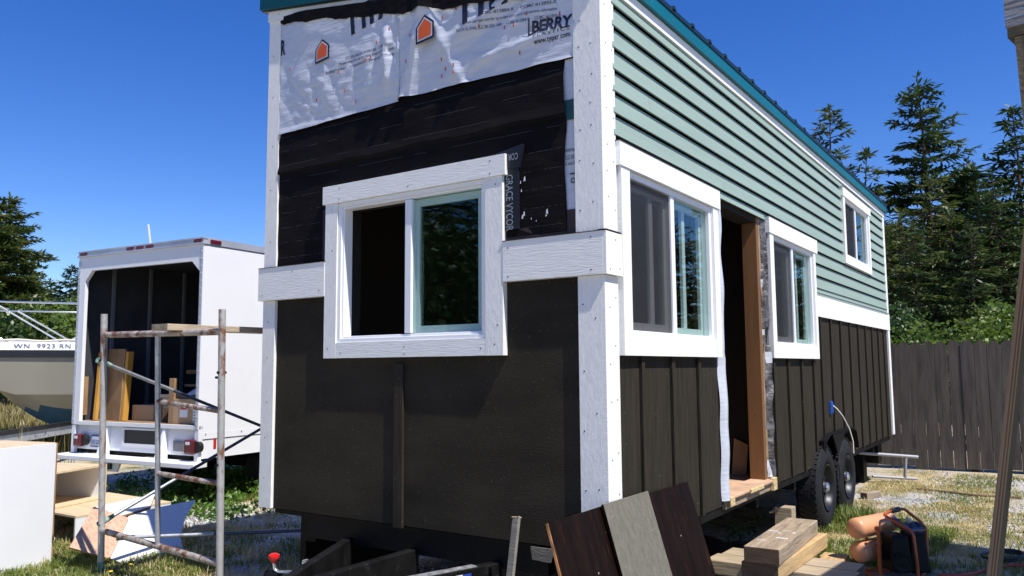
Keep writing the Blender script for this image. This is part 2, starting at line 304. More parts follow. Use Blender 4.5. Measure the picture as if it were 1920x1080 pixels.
# wall cores
b = MB()
wt = .11
def fwall(x0, x1, z0, z1=None):         # front wall piece, top follows the roof when z1 is None
    a, c = (rf(x0)-.06, rf(x1)-.06) if z1 is None else (z1, z1)
    b.hexa([(x0, .013, z0), (x1, .013, z0), (x1, wt, z0), (x0, wt, z0), (x0, .013, a), (x1, .013, c), (x1, wt, c), (x0, wt, a)])
fwall(-2.488, -1.8, .0); fwall(-.68, -.013, .0); fwall(-1.8, -.68, 0, 1.035); fwall(-1.8, -.68, 1.865)
def swall(y0, y1, z0, z1): b.box(-wt, -.013, y0, y1, z0, z1)
ZT = 2.90
for (y0, y1, lo, hi) in ((wt, .25, None, None), (.25, 1.45, 1.035, 1.865), (1.45, 1.63, None, None), (2.56, 2.78, None, None), (2.78, 4.0, 1.035, 1.865), (4.0, 5.47, None, None), (5.47, 6.72, 2.02, 2.65), (6.72, 7.888, None, None)):
    if lo is None: swall(y0, y1, 0.2 if 4.0 <= y0 < 5.4 else 0, ZT)
    else: swall(y0, y1, 0, lo); swall(y0, y1, hi, ZT)
swall(1.63, 2.56, 2.0, ZT)
b.box(-2.49, -2.40, wt, 7.89, 0, 3.30); b.hexa([(-2.4, 7.8, 0), (-wt, 7.8, 0), (-wt, 7.889, 0), (-2.4, 7.889, 0), (-2.4, 7.8, 3.27), (-wt, 7.8, 2.91), (-wt, 7.889, 2.91), (-2.4, 7.889, 3.27)])
b.build('wall', 'core', house)
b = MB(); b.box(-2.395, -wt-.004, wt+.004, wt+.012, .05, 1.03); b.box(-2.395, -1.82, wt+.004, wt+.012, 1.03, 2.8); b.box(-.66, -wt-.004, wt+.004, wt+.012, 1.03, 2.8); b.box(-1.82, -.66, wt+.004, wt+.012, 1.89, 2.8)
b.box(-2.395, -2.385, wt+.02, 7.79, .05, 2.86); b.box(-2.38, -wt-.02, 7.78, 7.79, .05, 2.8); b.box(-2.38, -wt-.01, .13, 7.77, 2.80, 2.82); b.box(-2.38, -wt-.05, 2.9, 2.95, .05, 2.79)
b.build('interior_shade_lining', 'dark', house)  # near-black sheets; the darkness of the room is put into their colour
b = MB(); b.box(-2.39, -.02, .12, 7.8, -.02, .028); b.build('floor', 'floorply', house)
# dark lower cladding
b = MB(); b.box(-2.385, -1.803, 0, .0125, 0, 1.324); b.box(-1.803, -.677, 0, .0125, 0, 1.0); b.box(-.677, -.125, 0, .0125, 0, 1.324)
b.build('lower_panel', 'brownf', house)
b = MB(); b.box(-1.345, -1.278, -.019, -.001, -.012, .905); b.build('batten', 'brown', house, .002)
b = MB()
def sp(y0, y1, z0, z1): b.box(-.0125, 0, y0, y1, z0, z1)
sp(.125, .25, 0, 1.33); sp(.25, 1.45, 0, 1.0); sp(1.45, 1.585, 0, 1.33); b.build('side_panel', 'brown', house); b = MB(); sp(2.63, 2.78, 0, 1.33); sp(2.78, 4.0, 0, 1.0); sp(4.0, 4.06, 0, 1.33); sp(4.06, 5.50, .20, 1.33); sp(5.50, 7.80, 0, 1.33)
b.build('side_panel', 'brown', house)
for y in (.404, .804, 1.201, 2.75, 3.155, 3.56, 3.965, 4.265, 4.675, 5.095, 5.53, 5.955, 6.36, 6.75, 7.14, 7.51):
    top = .935 if y < 4.07 else 1.325
    lo = .205 if 4.05 < y < 5.5 else random.uniform(-.012, 0)
    MB().box(.001, .019, y-.019, y+.019, lo, top).build('batten', 'brown', house, .002)
# green lap siding
b = MB()
for k in range(-1, 12):
    zb = 2.745-.1155*k; zt = min(zb+.128, 2.86)
    if zt <= 1.56: break
    zb = max(zb, 1.52)
    segs = [(.11, 7.80)]
    if zb < 2.0: segs = [(4.04, 7.80)]
    if zb < 2.74 and zb > 1.83: segs = [q for (a, c) in segs for q in (((a, 5.42), (6.78, c)) if a < 5.4 < c else ((a, c),))]
    zb2 = 1.992 if (1.9 < zb < 2.0) else zb
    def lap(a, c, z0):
        f = (z0-zb)/.1155; xb = .026-.019*f; zt_ = min(zb+.1155-.011, 2.86)      # open groove above each board, made to draw the dark lap shade
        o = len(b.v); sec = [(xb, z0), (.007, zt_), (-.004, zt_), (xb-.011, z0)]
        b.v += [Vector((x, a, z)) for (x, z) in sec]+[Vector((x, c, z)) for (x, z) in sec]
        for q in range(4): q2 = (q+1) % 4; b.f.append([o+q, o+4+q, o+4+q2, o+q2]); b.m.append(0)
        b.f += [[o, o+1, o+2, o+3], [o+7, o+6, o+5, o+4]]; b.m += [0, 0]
    for (a, c) in segs:
        jn = random.Random(k*7+3).uniform(a+.4, c-.4) if c-a > 2 else None
        if jn: lap(a, jn-.0012, zb); lap(jn+.0012, c, zb)
        else: lap(a, c, zb)
    if 1.9 < zb < 2.0: lap(1.50, 4.04, 1.992)
b.build('lap_siding', 'green', house)
b = MB(); b.box(-.0127, -.0105, .13, 7.795, 2.0, 2.855); b.box(-.0127, -.0105, 4.06, 7.795, 1.5, 2.0); b.build('lap_shade_backing', 'felt', house)  # black felt added behind the grooves so lap lines show as deep shade
# black felt on the front
def wfun(x, z):        # house wrap: how far it stands off the wall
    n = noise.noise
    e = 0
    if x < -1.31:
        t = x*.88+z*.47; wv = n(Vector((t*9.5+1.5*n(Vector((x*2, z*2, 4))), z*1.5-x*.8, 1.7)))
        m = max(0, min(1, (2.93-z)/.16))*max(0, min(1, (z-2.45)/.12))*.8+.2
        e = .011*abs(wv)**.9*m+.0025*n(Vector((x*14, z*26, .3)))*m
        e += .014*math.exp(-((x+1.40+.2*(2.75-z)*.2)/.035)**2)*max(0, min(1, (z-2.5)/.1))*max(0, min(1, (2.95-z)/.1))
    else:
        t = z*1.0-x*.42
        e = .010*abs(n(Vector((t*5.5, x*1.2, 8.2))))+.002*n(Vector((x*12, z*20, 2.1)))
        e += .016*math.exp(-((x+1.2-.35*(z-2.7))/.05)**2)+.009*math.exp(-((x+1.02+.5*(z-2.8))/.045)**2)
        e += .012*math.exp(-((z-2.72-.35*(x+.9))/.05)**2)*max(0, min(1, (x+1.05)*4))*max(0, min(1, (-.35-x)*4))
        e += .008*math.exp(-((z-2.585-.12*(x+.5))/.03)**2)*max(0, min(1, (x+.85)*5))
    ed = min(1, max(0, (x+2.382)/.3))*min(1, max(0, (-.124-x)/.25)); e = e*1.7*(.35+.65*ed)+.060*max(0, z-2.43)*ed*ed*(3-2*ed)
    lip = max(0, 1-(z-2.435)/.035); e += .006*max(0, min(1, lip))
    return .016+e
def ztop(x): return rf(x)-.155
b = MB(); nx, nz_ = 230, 74
def wrapgrid(x0, x1, lo, hi, nx, nz, extra=0):
    o = len(b.v)
    for i in range(nx+1):
        x = x0+(x1-x0)*i/nx; z0 = lo(x); z1 = hi(x)
        for j in range(nz+1):
            z = z0+(z1-z0)*j/nz; b.v.append(Vector((x, -wfun(x, z)-extra, z)))
    for i in range(nx):
        for j in range(nz):
            a = o+i*(nz+1)+j; b.f.append([a, a+nz+1, a+nz+2, a+1]); b.m.append(0)
wob = lambda x, s: .010*noise.noise(Vector((x*5, s, 0)))
wrapgrid(-2.382, -1.30, lambda x: 2.424+.022*(x+2.38)+wob(x, 1), lambda x: ztop(x)+.02, 130, 90, .003)
wrapgrid(-1.335, -.124, lambda x: 2.462-.010*(x+1.3)+wob(x, 2), lambda x: ztop(x)+.02, 130, 90)
wr = b.build('house_wrap', 'wrap', house, smooth=False)
for p in wr.data.polygons: p.use_smooth = True
on_wrap = lambda p: Vector((p.x, -wfun(p.x, p.z)-(.003 if p.x < -1.30 else 0), p.z))
# printing on the wrap
def wtext(body, size, x, z, width, slope=0, bold=0, m='ink', extra=.003, spacing=1):
    return text_mb(body, size, (x, 0, z), (1, 0, slope), (-slope, 0, 1), bold, on_wrap, width, off=extra, spacing=spacing)
def logo(cx, cz, s):
    mb = MB(); P = [(-.5, -.62), (.5, -.50), (.5, .22), (-.02, .62), (-.5, .12)]
    y = max(wfun(cx+px*s, cz+pz*s) for (px, pz) in P+[(0, 0), (0, .3), (.25, 0), (-.25, 0), (0, -.3)])+.004
    for k, mi, off in ((1.0, 0, 0), (.82, 1, .001), (.70, 2, .002)):
        mb.add([(cx+px*k*s, -y-off, cz+pz*k*s) for (px, pz) in P], [list(range(5))], mi)
    mb.build('house_shaped_logo', ['ink', 'wrap', 'orange_ink'], house)
logo(-1.945, 2.895, .125); logo(-1.075, 2.815, .135)
def brand(u, v, w_, sz):
    d = ray(u, v); p = CP+d*((-.02-CP.y)/d.y)
    return text_mb('TYPAR', sz, (p.x-w_*.085, 0, p.z), (1, 0, .17), (-.05, 0, 1), .05, on_wrap, w_, off=.004)
brand(668, 68, .50, .20).build('wrap_brand_lettering', 'ink', house); brand(878, 49, .58, .22).build('wrap_brand_lettering', 'ink', house)
text_mb('R', .14, (-2.383, 0, 2.975), X, Z, .04, on_wrap, .045, off=.004).build('wrap_brand_lettering', 'ink', house)
b = wtext('BERRY', .088, -.375, 2.628, .235, -.06, .035, extra=.004)
text_mb('PLASTICS', .022, (-.365, 0, 2.598), X, Z, 0, on_wrap, .21, mb=b, off=.003, spacing=1.3)
text_mb('www.typar.com', .04, (-.36, 0, 2.562), X, Z, .01, on_wrap, .21, mb=b, off=.003)
o = len(b.v); 
for (x, z) in ((-.395, 2.615), (-.39, 2.708), (-.383, 2.708), (-.386, 2.622), (-.15, 2.618), (-.15, 2.611)): b.v.append(on_wrap(Vector((x, 0, z)))+Vector((0, -.003, 0)))
b.f += [[o, o+3, o+2, o+1], [o, o+5, o+4, o+3]]; b.m += [0, 0]
b.build('wrap_maker_lettering', 'ink', house)
b = MB()
for i, (x, z, s, w_) in enumerate(((-.86, 2.745, 'BOCA PL EVAL ICC ER ESR-1404  ·  CCMC #12884-R  ·  CCMC #12893-R', .66), (-.80, 2.775, 'Please visit typar.com for up to date instructions and warranty information', .58), (-.70, 2.80, 'CCMC #12884-R  ·  CCMC #12893-R', .48),
      (-1.74, 2.79, 'BOCA PL EVAL ICC ER ESR-1404  ·  CCMC #12884', .40), (-1.80, 2.765, 'Please visit for up to date instructions and', .46), (-1.92, 2.735, 'Building Products  ·  Geosynthetics  ·  Landscape Products', .58))):
    text_mb(s, .024, (x, 0, z), (1, 0, -.10 if x > -1.3 else -.01), (.05, 0, 1), .008, on_wrap, w_, mb=b, off=.004)
for (x, z) in ((-.27, 2.795), (-.225, 2.80), (-.18, 2.805)): text_mb('O', .045, (x, 0, z), X, Z, .03, on_wrap, .032, mb=b, off=.003)
b.build('wrap_small_print', 'inkgrey', house)['kind'] = 'stuff'
b = MB(); rs = random.Random(3)
for i in range(30):
    x = rs.uniform(-2.3, -.2); z = rs.uniform(2.5, 2.92) 
    q = on_wrap(Vector((x, 0, z))); b.box(x-.0025, x+.0025, q.y-.004, q.y+.002, z-.010, z+.010)
b.build('staple', 'staple', house)['kind'] = 'stuff'
# felt
def ffun(x, z):
    n = noise.noise
    lapz = 2.158+.012*n(Vector((x*3, 3, 0)))
    e = .004+.008*abs(n(Vector((x*2.2, z*5, 5))))+.003*n(Vector((x*8, z*10, 1)))
    if z > lapz: e += .010+.010*max(0, 1-(z-lapz)/.06)
    return .002+e*max(0, min(1, (2.44-z)/.07))
b = MB()
def feltgrid(x0, x1, z0, z1, nx, nz, fn, mi=0):
    o = len(b.v)
    for i in range(nx+1):
        x = x0+(x1-x0)*i/nx
        for j in range(nz+1):
            z = z0+(z1-z0)*j/nz; b.v.append(Vector((x+(.012*noise.noise(Vector((z*4, 7, 0))) if i == nx and x1 > -.3 else 0), -fn(x, z), z)))
    for i in range(nx):
        for j in range(nz):
            a = o+i*(nz+1)+j; b.f.append([a, a+nz+1, a+nz+2, a+1]); b.m.append(mi)
feltgrid(-2.384, -1.86, 1.53, 2.06, 20, 40, ffun); feltgrid(-1.86, -.60, 1.95, 2.06, 50, 12, ffun); feltgrid(-.60, -.195, 1.56, 2.06, 24, 40, ffun)
feltgrid(-2.384, -.193, 2.06, 2.50, 110, 60, ffun)
for k in range(9):
    z = 1.60+k*.098+(.02 if k > 4 else 0)
    for (x0, x1) in (((-2.37, -1.95), (-.45, -.215)) if z < 2.0 else ((-2.37, -.215),)):
        n_ = 24
        for q in range(n_):
            if noise.noise(Vector((q*.5+x0, k*3.1, 2))) < -.1: continue
            a = x0+(x1-x0)*q/n_; c = x0+(x1-x0)*(q+1)/n_; b.add([(a, -ffun(a, z)-.0025, z), (c, -ffun(c, z)-.0025, z), (c, -ffun(c, z)-.0025, z+.0025), (a, -ffun(a, z)-.0025, z+.0025)], [(0, 1, 2, 3)], 1)
fo = b.build('felt', ['felt', 'feltline'], house)
for p in fo.data.polygons: p.use_smooth = True
b = MB()
for i in range(60):     # ragged strip of felt under the rake board
    x0 = -2.384+i*2.26/60; x1 = x0+2.26/60
    r0 = .022*noise.noise(Vector((x0*6, 0, 9)))+.008*noise.noise(Vector((x0*30, 0, 9))); r1 = .022*noise.noise(Vector((x1*6, 0, 9)))+.008*noise.noise(Vector((x1*30, 0, 9)))
    d0 = .045+.04*min(1, max(0, (x0+2.38)/1.0)); d1 = .045+.04*min(1, max(0, (x1+2.38)/1.0))
    z0 = rf(x0)-.112-d0+r0; z1 = rf(x1)-.112-d1+r1
    t0 = rf(x0)-.10; t1 = rf(x1)-.10; NR = 8
    for q in range(NR):
        c_ = []
        for (x, za, zb_) in ((x0, z0, t0), (x1, z1, t1)):
            for h in (q, q+1): z = za+(zb_-za)*h/NR; c_.append((x, -max(.018 if h == 0 else .026, wfun(min(max(x, -2.38), -.126), z)+.012), z))
        b.add([c_[0], c_[2], c_[3], c_[1]], [(0, 1, 2, 3)])
b.build('torn_felt_strip', 'felt', house)
b = MB()       # narrow strip of wrap beside the corner board, teal patch across it
def sfun(x, z): return -.002+.006*abs(noise.noise(Vector((x*9, z*4, 3))))
feltgrid(-.215, -.124, 1.665, 2.45, 8, 60, sfun)
b.build('wrap_strip', 'wrap', house)
b = MB(); b.box(-.197, -.124, -.008, -.004, 2.13, 2.235); b.build('membrane_patch', 'tealwrap', house)
b = text_mb('inderlayment', .03, (-.20, -.0065, 1.965), X, Z, 0, None, .10); text_mb('CC ESR-14', .03, (-.197, -.0065, 1.925), X, Z, 0, None, .09, mb=b); text_mb('e ventilation', .028, (-.197, -.0065, 1.895), X, Z, 0, None, .09, mb=b); b.build('strip_lettering', 'ink', house)
b = text_mb('OS', .04, (-.168, -.0065, 1.80), X, Z, .02, None, .045); b.box(-.17, -.124, -.0085, -.0065, 1.845, 1.852)
b.build('strip_mark', 'ink', house)
b = MB(); b.box(-.60, -.2005, -.0065, .0, 1.531, 1.60); b.box(-.20, -.128, -.0062, .0, 1.531, 1.668); b.build('flashing_strip', 'feltred', house)
b = MB(); b.box(-.62, -.475, -.020, -.010, 1.60, 1.93); b.hexa([(-.62, -.026, 1.925), (-.465, -.026, 1.925), (-.465, -.012, 1.925), (-.62, -.012, 1.925), (-.62, -.026, 2.02), (-.437, -.033, 2.045), (-.437, -.012, 2.045), (-.62, -.012, 2.02)])
b.build('flashing_tape', 'tape', house)
b = MB(); b.box(-1.95, -1.895, -.020, -.010, 1.56, 1.87); b.build('flashing_tape', 'tape', house)
b = text_mb('GRACE VYCOR', .062, (-.552, -.0215, 1.895), (0, 0, -1), (1, 0, 0), .005, None, .30); b.build('tape_lettering', 'tapeink', house); b = text_mb('COR', .05, (-.466, -.0345, 2.0), (-1, 0, 0), (0, 0, -1), .005, None, .062)
b.build('tape_lettering', 'tapeink', house)
b = MB()
for i in range(9):     # small chips of bare wrap showing through the felt
    x = (-.46, -.455, -.445, -.31, -.305, -.40, -.37, -.44, -.465)[i]; z = (1.80, 1.66, 1.675, 1.655, 1.67, 1.645, 1.63, 1.86, 1.845)[i]; s = (.008, .012, .014, .010, .016, .006, .005, .014, .008)[i]
    b.add([(x-s*.4, -.0165, z-s), (x+s*.5, -.0165, z-s*.7), (x+s*.3, -.0165, z+s), (x-s*.2, -.0165, z+s*.6)], [(0, 1, 2, 3)])
b.build('torn_chip', 'paper', house)['kind'] = 'stuff'
# nails helper
def nails(mb, pts, nrm, r=.0045, mi=1):
    for p in pts: mb.lathe(Vector(p)+Vector(nrm)*.0006, nrm, [(0, r), (.0008, r*.8), (.001, .0001)], 6, mi)
# corner boards, band
def board(name, m, x0, x1, y0, y1, z0, z1, nl=(), nrm=(0, -1, 0), par=house, bev=.003):
    mb = MB().box(x0, x1, y0, y1, z0, z1); nails(mb, nl, nrm); return mb.build(name, [m, 'nail'], par, 0)
jit = lambda a: random.uniform(-a, a)
def vn(x, z0, z1, y, n): return [(x+jit(.008), y, z0+(z1-z0)*(i+.5)/n+jit(.05)) for i in range(n)]
board('corner_board', 'trim_v', -2.502, -2.386, -.021, .10, 1.54, 3.26, vn(-2.45, 1.6, 3.1, -.021, 5))
board('corner_board', 'trim_v', -2.502, -2.386, -.021, .10, 0.0, 1.323, vn(-2.45, .1, 1.3, -.021, 5))
board('corner_board', 'trim_v', -.134, -.0, -.021, .012, 1.54, 2.895, vn(-.10, 1.6, 2.75, -.021, 6)+vn(-.035, 1.6, 2.8, -.021, 7))
board('corner_board', 'trim_v', -.127, -.0, -.021, .012, 0.0, 1.323, vn(-.10, .1, 1.3, -.021, 4)+vn(-.035, .1, 1.3, -.021, 3))
def sn(y, z0, z1, x, n): return [(x, y+jit(.008), z0+(z1-z0)*(i+.5)/n+jit(.05)) for i in range(n)]
board('corner_board', 'trim_side', .0005, .021, -.0205, .128, 1.54, 2.84, sn(.03, 1.6, 2.8, .021, 7)+sn(.10, 1.6, 2.8, .021, 6), (1, 0, 0))
board('corner_board', 'trim_side', .0005, .021, -.0205, .122, 0.0, 1.323, sn(.03, .1, 1.3, .021, 5)+sn(.09, .1, 1.3, .021, 5), (1, 0, 0))
MB().box(-.0125, .004, .1285, .147, 0.0, 2.02).build('backing_strip', 'trim_side', house)
board('corner_board', 'trim_side', .0005, .021, 7.79, 7.91, 1.54, 2.81, (), (1, 0, 0))
board('corner_board', 'trim_side', .0005, .021, 7.79, 7.91, 0.0, 1.323, (), (1, 0, 0))
board('belt_board', 'trim_h', -2.53, -1.905, -.043, .11, 1.325, 1.538, [(-2.49, -.043, 1.36), (-1.95, -.043, 1.36), (-2.2, -.043, 1.5)])
board('belt_board', 'trim_h', -.563, .0235, -.043, .012, 1.325, 1.536, [(-.53, -.043, 1.35), (-.53, -.043, 1.50), (-.04, -.043, 1.35), (-.04, -.043, 1.51)])
board('belt_board', 'trim_side', .0215, .0435, -.0425, .135, 1.325, 1.536, [(.0435, .0, 1.35), (.0435, .10, 1.36), (.0435, .06, 1.50)], (1, 0, 0))
board('belt_board', 'trim_side', .0005, .024, 4.068, 7.93, 1.325, 1.540, [], (1, 0, 0))
for q in ((-2.53, -1.90, -.047, -.002, 1.5385, 1.5415), (-.565, .026, -.047, -.002, 1.537, 1.540), (.0, .047, -.047, .128, 1.5405, 1.5435), (.0, .03, 4.068, 7.93, 1.5405, 1.543)): MB().box(*q).build('drip_flashing', 'feltred', house)
# rake and eave trim
b = MB(); b.hexa([(-2.51, -.030, rf(-2.51)-.125), (.03, -.030, rf(.03)-.125), (.03, -.006, rf(.03)-.125), (-2.51, -.006, rf(-2.51)-.125), (-2.51, -.030, rf(-2.51)-.055), (.03, -.030, rf(.03)-.055), (.03, -.006, rf(.03)-.055), (-2.51, -.006, rf(-2.51)-.055)])
nails(b, [(-2.4, -.030, rf(-2.4)-.08), (-1.9, -.030, rf(-1.9)-.10)], (0, -1, 0)); b.build('rake_board', ['trim_h', 'nail'], house)
b = MB(); b.box(.0005, .028, -.02, 7.92, 2.808, 2.868); b.build('eave_board', 'trim_side', house)
b = MB(); y0, y1 = -.045, 7.93
for (x0, x1) in ((-2.56, .055),):
    b.hexa([(x0, y0, rf(x0)-.055), (x1, y0, rf(x1)-.055), (x1, y1, rf(x1)-.055), (x0, y1, rf(x0)-.055), (x0, y0, rf(x0)), (x1, y0, rf(x1)), (x1, y1, rf(x1)), (x0, y1, rf(x0))])
ro = b.build('roof', 'tealdk', house)
b = MB()
b.hexa([(-2.56, -.062, rf(-2.56)-.05), (.06, -.062, rf(.06)-.05), (.06, -.046, rf(.06)-.05), (-2.56, -.046, rf(-2.56)-.05), (-2.56, -.062, rf(-2.56)+.055), (.06, -.062, rf(.06)+.03), (.06, -.046, rf(.06)+.03), (-2.56, -.046, rf(-2.56)+.055)])
b.build('rake_flashing', 'tealshade', ro)  # eave's teal paint, darkened in colour for the grazing light up front
b = MB(); b.box(.036, .0555, -.045, 7.935, 2.872, 2.948); b.box(.0, .036, -.045, 7.935, 2.869, 2.875); b.build('eave_flashing', 'teal', ro)
b = MB(); b.box(.02, .062, -.05, 7.94, 2.9495, 2.978); b.build('roof_edge', 'tealdk', ro)  # dark band: sheet edge and the shading beneath it in one colour
for k in range(-2, 25):
    y = .842+.2955*k
    b = MB(); a = lambda x, h: rf(x)+h
    b.hexa([(-2.55, y-.03, a(-2.55, 0)), (.07, y-.022, a(.07, .026)), (.07, y+.022, a(.07, .026)), (-2.55, y+.03, a(-2.55, 0)), (-2.55, y-.014, a(-2.55, .032)), (.068, y-.010, a(.068, .048)), (.068, y+.010, a(.068, .048)), (-2.55, y+.014, a(-2.55, .032))])
    b.box(.0556, .0575, y-.004, y+.004, 2.905, 2.915, 1)
    b.build('roof_rib', ['tealdk', 'chrome'], ro)
# windows: frame, glass, sash, casing
def fwin():
    wn = MB(); x0, x1, z0, z1 = -1.80, -.68, 1.033, 1.893
    F = .062
    def ring(mb, x0, x1, z0, z1, t, ya, yb):
        mb.box(x0, x0+t, ya, yb, z0, z1); mb.box(x1-t, x1, ya, yb, z0, z1); mb.box(x0+t, x1-t, ya, yb, z0, z0+t); mb.box(x0+t, x1-t, ya, yb, z1-t, z1)
    ring(wn, x0, x1, z0, z1, .026, -.030, .05); ring(wn, x0+.026, x1-.026, z0+.026, z1-.026, .014, -.018, .052)
    wn.box(-1.262, -1.215, -.024, .05, z0+.044, z1-.044)
    f = wn.build('window', 'vinyl', house, .003); tag(f, 'sliding window with its left half open')
    dk = MB(); ring(dk, x0+.001, x1-.001, z0+.001, z1-.001, .03, .0525, .135); dk.build('reveal_shade_liner', 'dark', f)  # near-black ring over the reveals; the opening's darkness put into its colour
    s = MB(); ring(s, -1.232, -.728, 1.075, 1.85, .042, .022, .045); s.build('sash', 'vinyl', f, .002)
    g = MB(); g.box(-1.216, -.722, -.006, -.003, 1.076, 1.85); g.build('glass', 'glass', f)
    g = MB(); g.box(-1.19, -.77, .032, .035, 1.117, 1.81); g.build('glass', 'glass', f)
    c = MB(); c.box(-.733, -.731, -.0062, -.006, 1.45, 1.47); 
    C_ = lambda nm, m, *a, nl=(): board(nm, m, *a, nl, (0, -1, 0), f)
    C_('casing', 'trim_v', -1.905, -1.802, -.040, .0, .942, 1.893, nl=[(-1.87, -.04, 1.0), (-1.84, -.04, 1.6)])
    C_('casing', 'trim_v', -.678, -.566, -.040, .0, .942, 1.893, nl=[(-.62, -.04, 1.0), (-.61, -.04, 1.85), (-.60, -.04, 1.1)])
    C_('casing', 'trim_h', -1.8015, -.6785, -.039, .0, .942, 1.032, nl=[(-1.25, -.039, .96), (-1.25, -.039, 1.0), (-1.76, -.039, .97), (-.71, -.039, .98)])
    C_('head_casing', 'trim_h', -1.925, -.543, -.0475, .0, 1.894, 2.006, nl=[(-1.78, -.0475, 1.98), (-1.78, -.0475, 1.915), (-1.22, -.0475, 1.92), (-.64, -.0475, 1.98), (-.64, -.0475, 1.91)])
fwin()
def swin(y0, y1, z0, z1, cy0, cy1, zc0, zhead, hy0, hy1, ztop_, first, lab):
    def ring(mb, a, c, p, q, t, xa, xb):
        mb.box(xa, xb, a, a+t, p, q); mb.box(xa, xb, c-t, c, p, q); mb.box(xa, xb, a+t, c-t, p, p+t); mb.box(xa, xb, a+t, c-t, q-t, q)
    mb = MB(); ring(mb, y0, y1, z0, z1, .034, -.05, .022); ym = (y0+y1)/2; mb.box(-.05, .016, ym-.026, ym+.026, z0+.034, z1-.034)
    f = mb.build('window', 'vinyl', house, .003); tag(f, lab)
    g = MB(); g.box(-.004, -.001, ym+.026, y1-.034, z0+.034, z1-.034); g.build('glass', 'glass', f)
    s = MB(); ring(s, y0+.05, ym-.02, z0+.04, z1-.04, .04, -.042, -.020)
    if first: s.box(-.042, -.020, y0+.05+(ym-y0)*.50, y0+.05+(ym-y0)*.50+.05, z0+.08, z1-.08)
    s.build('sash', 'vinyl', f, .002)
    s = MB(); ring(s, ym+.0, y1-.04, z0+.04, z1-.04, .035, -.055, -.034); s.box(-.055, -.034, ym+(y1-ym)*.42, ym+(y1-ym)*.42+.045, z0+.07, z1-.07); s.build('inner_sash', 'vinyl', f, .002)
    g = MB(); g.box(-.032, -.030, y0+.09, ym-.06, z0+.08, z1-.08); g.build('glass', 'glass', f)
    s = MB(); s.box(.004, .0045, y0+.034, ym-.026, z0+.034, z1-.034); s.build('screen', 'screen', f)
    C_ = lambda nm, *a: board(nm, 'trim_side', *a, (), (1, 0, 0), f)
    C_('casing', .001, .040, cy0, y0-.001, zc0, zhead-.001); C_('casing', .001, .040, y1+.001, cy1, zc0, zhead-.001); C_('casing', .001, .039, y0-.0005, y1+.0005, zc0, z0-.001)
    C_('head_casing', .001, .047, hy0, hy1, zhead, ztop_)
    d = MB(); d.box(.0, .05, hy0-.004, hy1+.004, ztop_+.001, ztop_+.004); d.build('drip_cap', 'feltred', f)
swin(.245, 1.455, 1.03, 1.893, .146, 1.547, .934, 1.894, .122, 1.575, 2.018, True, 'large window beside the corner')
swin(2.775, 4.0, 1.03, 1.893, 2.675, 4.075, .937, 1.894, 2.652, 4.13, 2.018, False, 'window right of the door opening')
swin(5.46, 6.72, 2.02, 2.656, 5.37, 6.80, 1.945, 2.657, 5.35, 6.85, 2.752, False, 'small upper window near the far end')
# door opening
b = MB(); b.box(-.125, -.014, 2.515, 2.558, .032, 1.995); st = b.build('door_stud', 'stud', house, .003)
b = MB(); b.box(-.15, -.014, 1.632, 2.513, 1.955, 1.998); b.build('door_header', 'dark', house)  # near-black colour stands in for shade over the wooden header
b = MB(); b.box(-.13, .035, 1.60, 2.60, .029, .048); b.box(-.02, .012, 1.595, 2.62, -.03, .027, 1); b.box(.0355, .05, 2.0, 2.28, .022, .050, 2); b.box(.0355, .045, 1.60, 1.68, -.01, .05, 2); b.box(.013, .04, 2.54, 2.63, -.03, .06, 2); b.build('door_sill', ['floorply', 'timber', 'osb'], house, .004)
b = MB(); n_ = 46        # torn flashing bunched down the right of the opening
for i in range(n_+1):
    z = .06+1.93*i/n_
    for j in range(7):
        t = j/6; nn = noise.noise(Vector((z*5, t*3, 0)))
        b.v.append(Vector((-.03+.05*t+.035*nn, 2.555+.10*t+.028*noise.noise(Vector((z*6, t*2, 5))), z)))
for i in range(n_):
    for j in range(6):
        a = i*7+j; b.f.append([a, a+1, a+8, a+7]); b.m.append(1 if noise.noise(Vector((i*.22, j*.3, 3))) > .33 else 0)
b.build('torn_flashing', ['silver', 'wrap'], house)
b = MB()
for i in range(n_+1):
    z = .03+1.95*i/n_
    for j in range(6):
        t = j/5; nn = noise.noise(Vector((z*4, t*2, 11)))
        b.v.append(Vector((.006+.035*math.sin(t*2.2)-.12*max(0, t-.6)+.016*nn, 1.548+.075*t+.022*noise.noise(Vector((z*3, t, 7)))*t+(.03*t if z < .95 else 0), z)))
for i in range(n_):
    for j in range(5):
        a = i*6+j; b.f.append([a, a+1, a+7, a+6]); b.m.append(0)
o = b.build('wrap_edge', 'wrap', house)
for p in o.data.polygons: p.use_smooth = True
o_ = thing('plywood_offcut', (-.55, 2.9, .03), 'yellowish plywood offcut standing on the floor inside the door opening', 'plywood')
p_ = at(1384, 845, 6.3); b = MB(); b.slab([(p_.x-.05, p_.y-.02, .031), (p_.x+.05, p_.y+.02, .031), (p_.x+.06, p_.y+.06, .26), (p_.x-.04, p_.y+.03, .31)], (0, -1, .2), .015); b.build('sheet', 'plyold', o_)
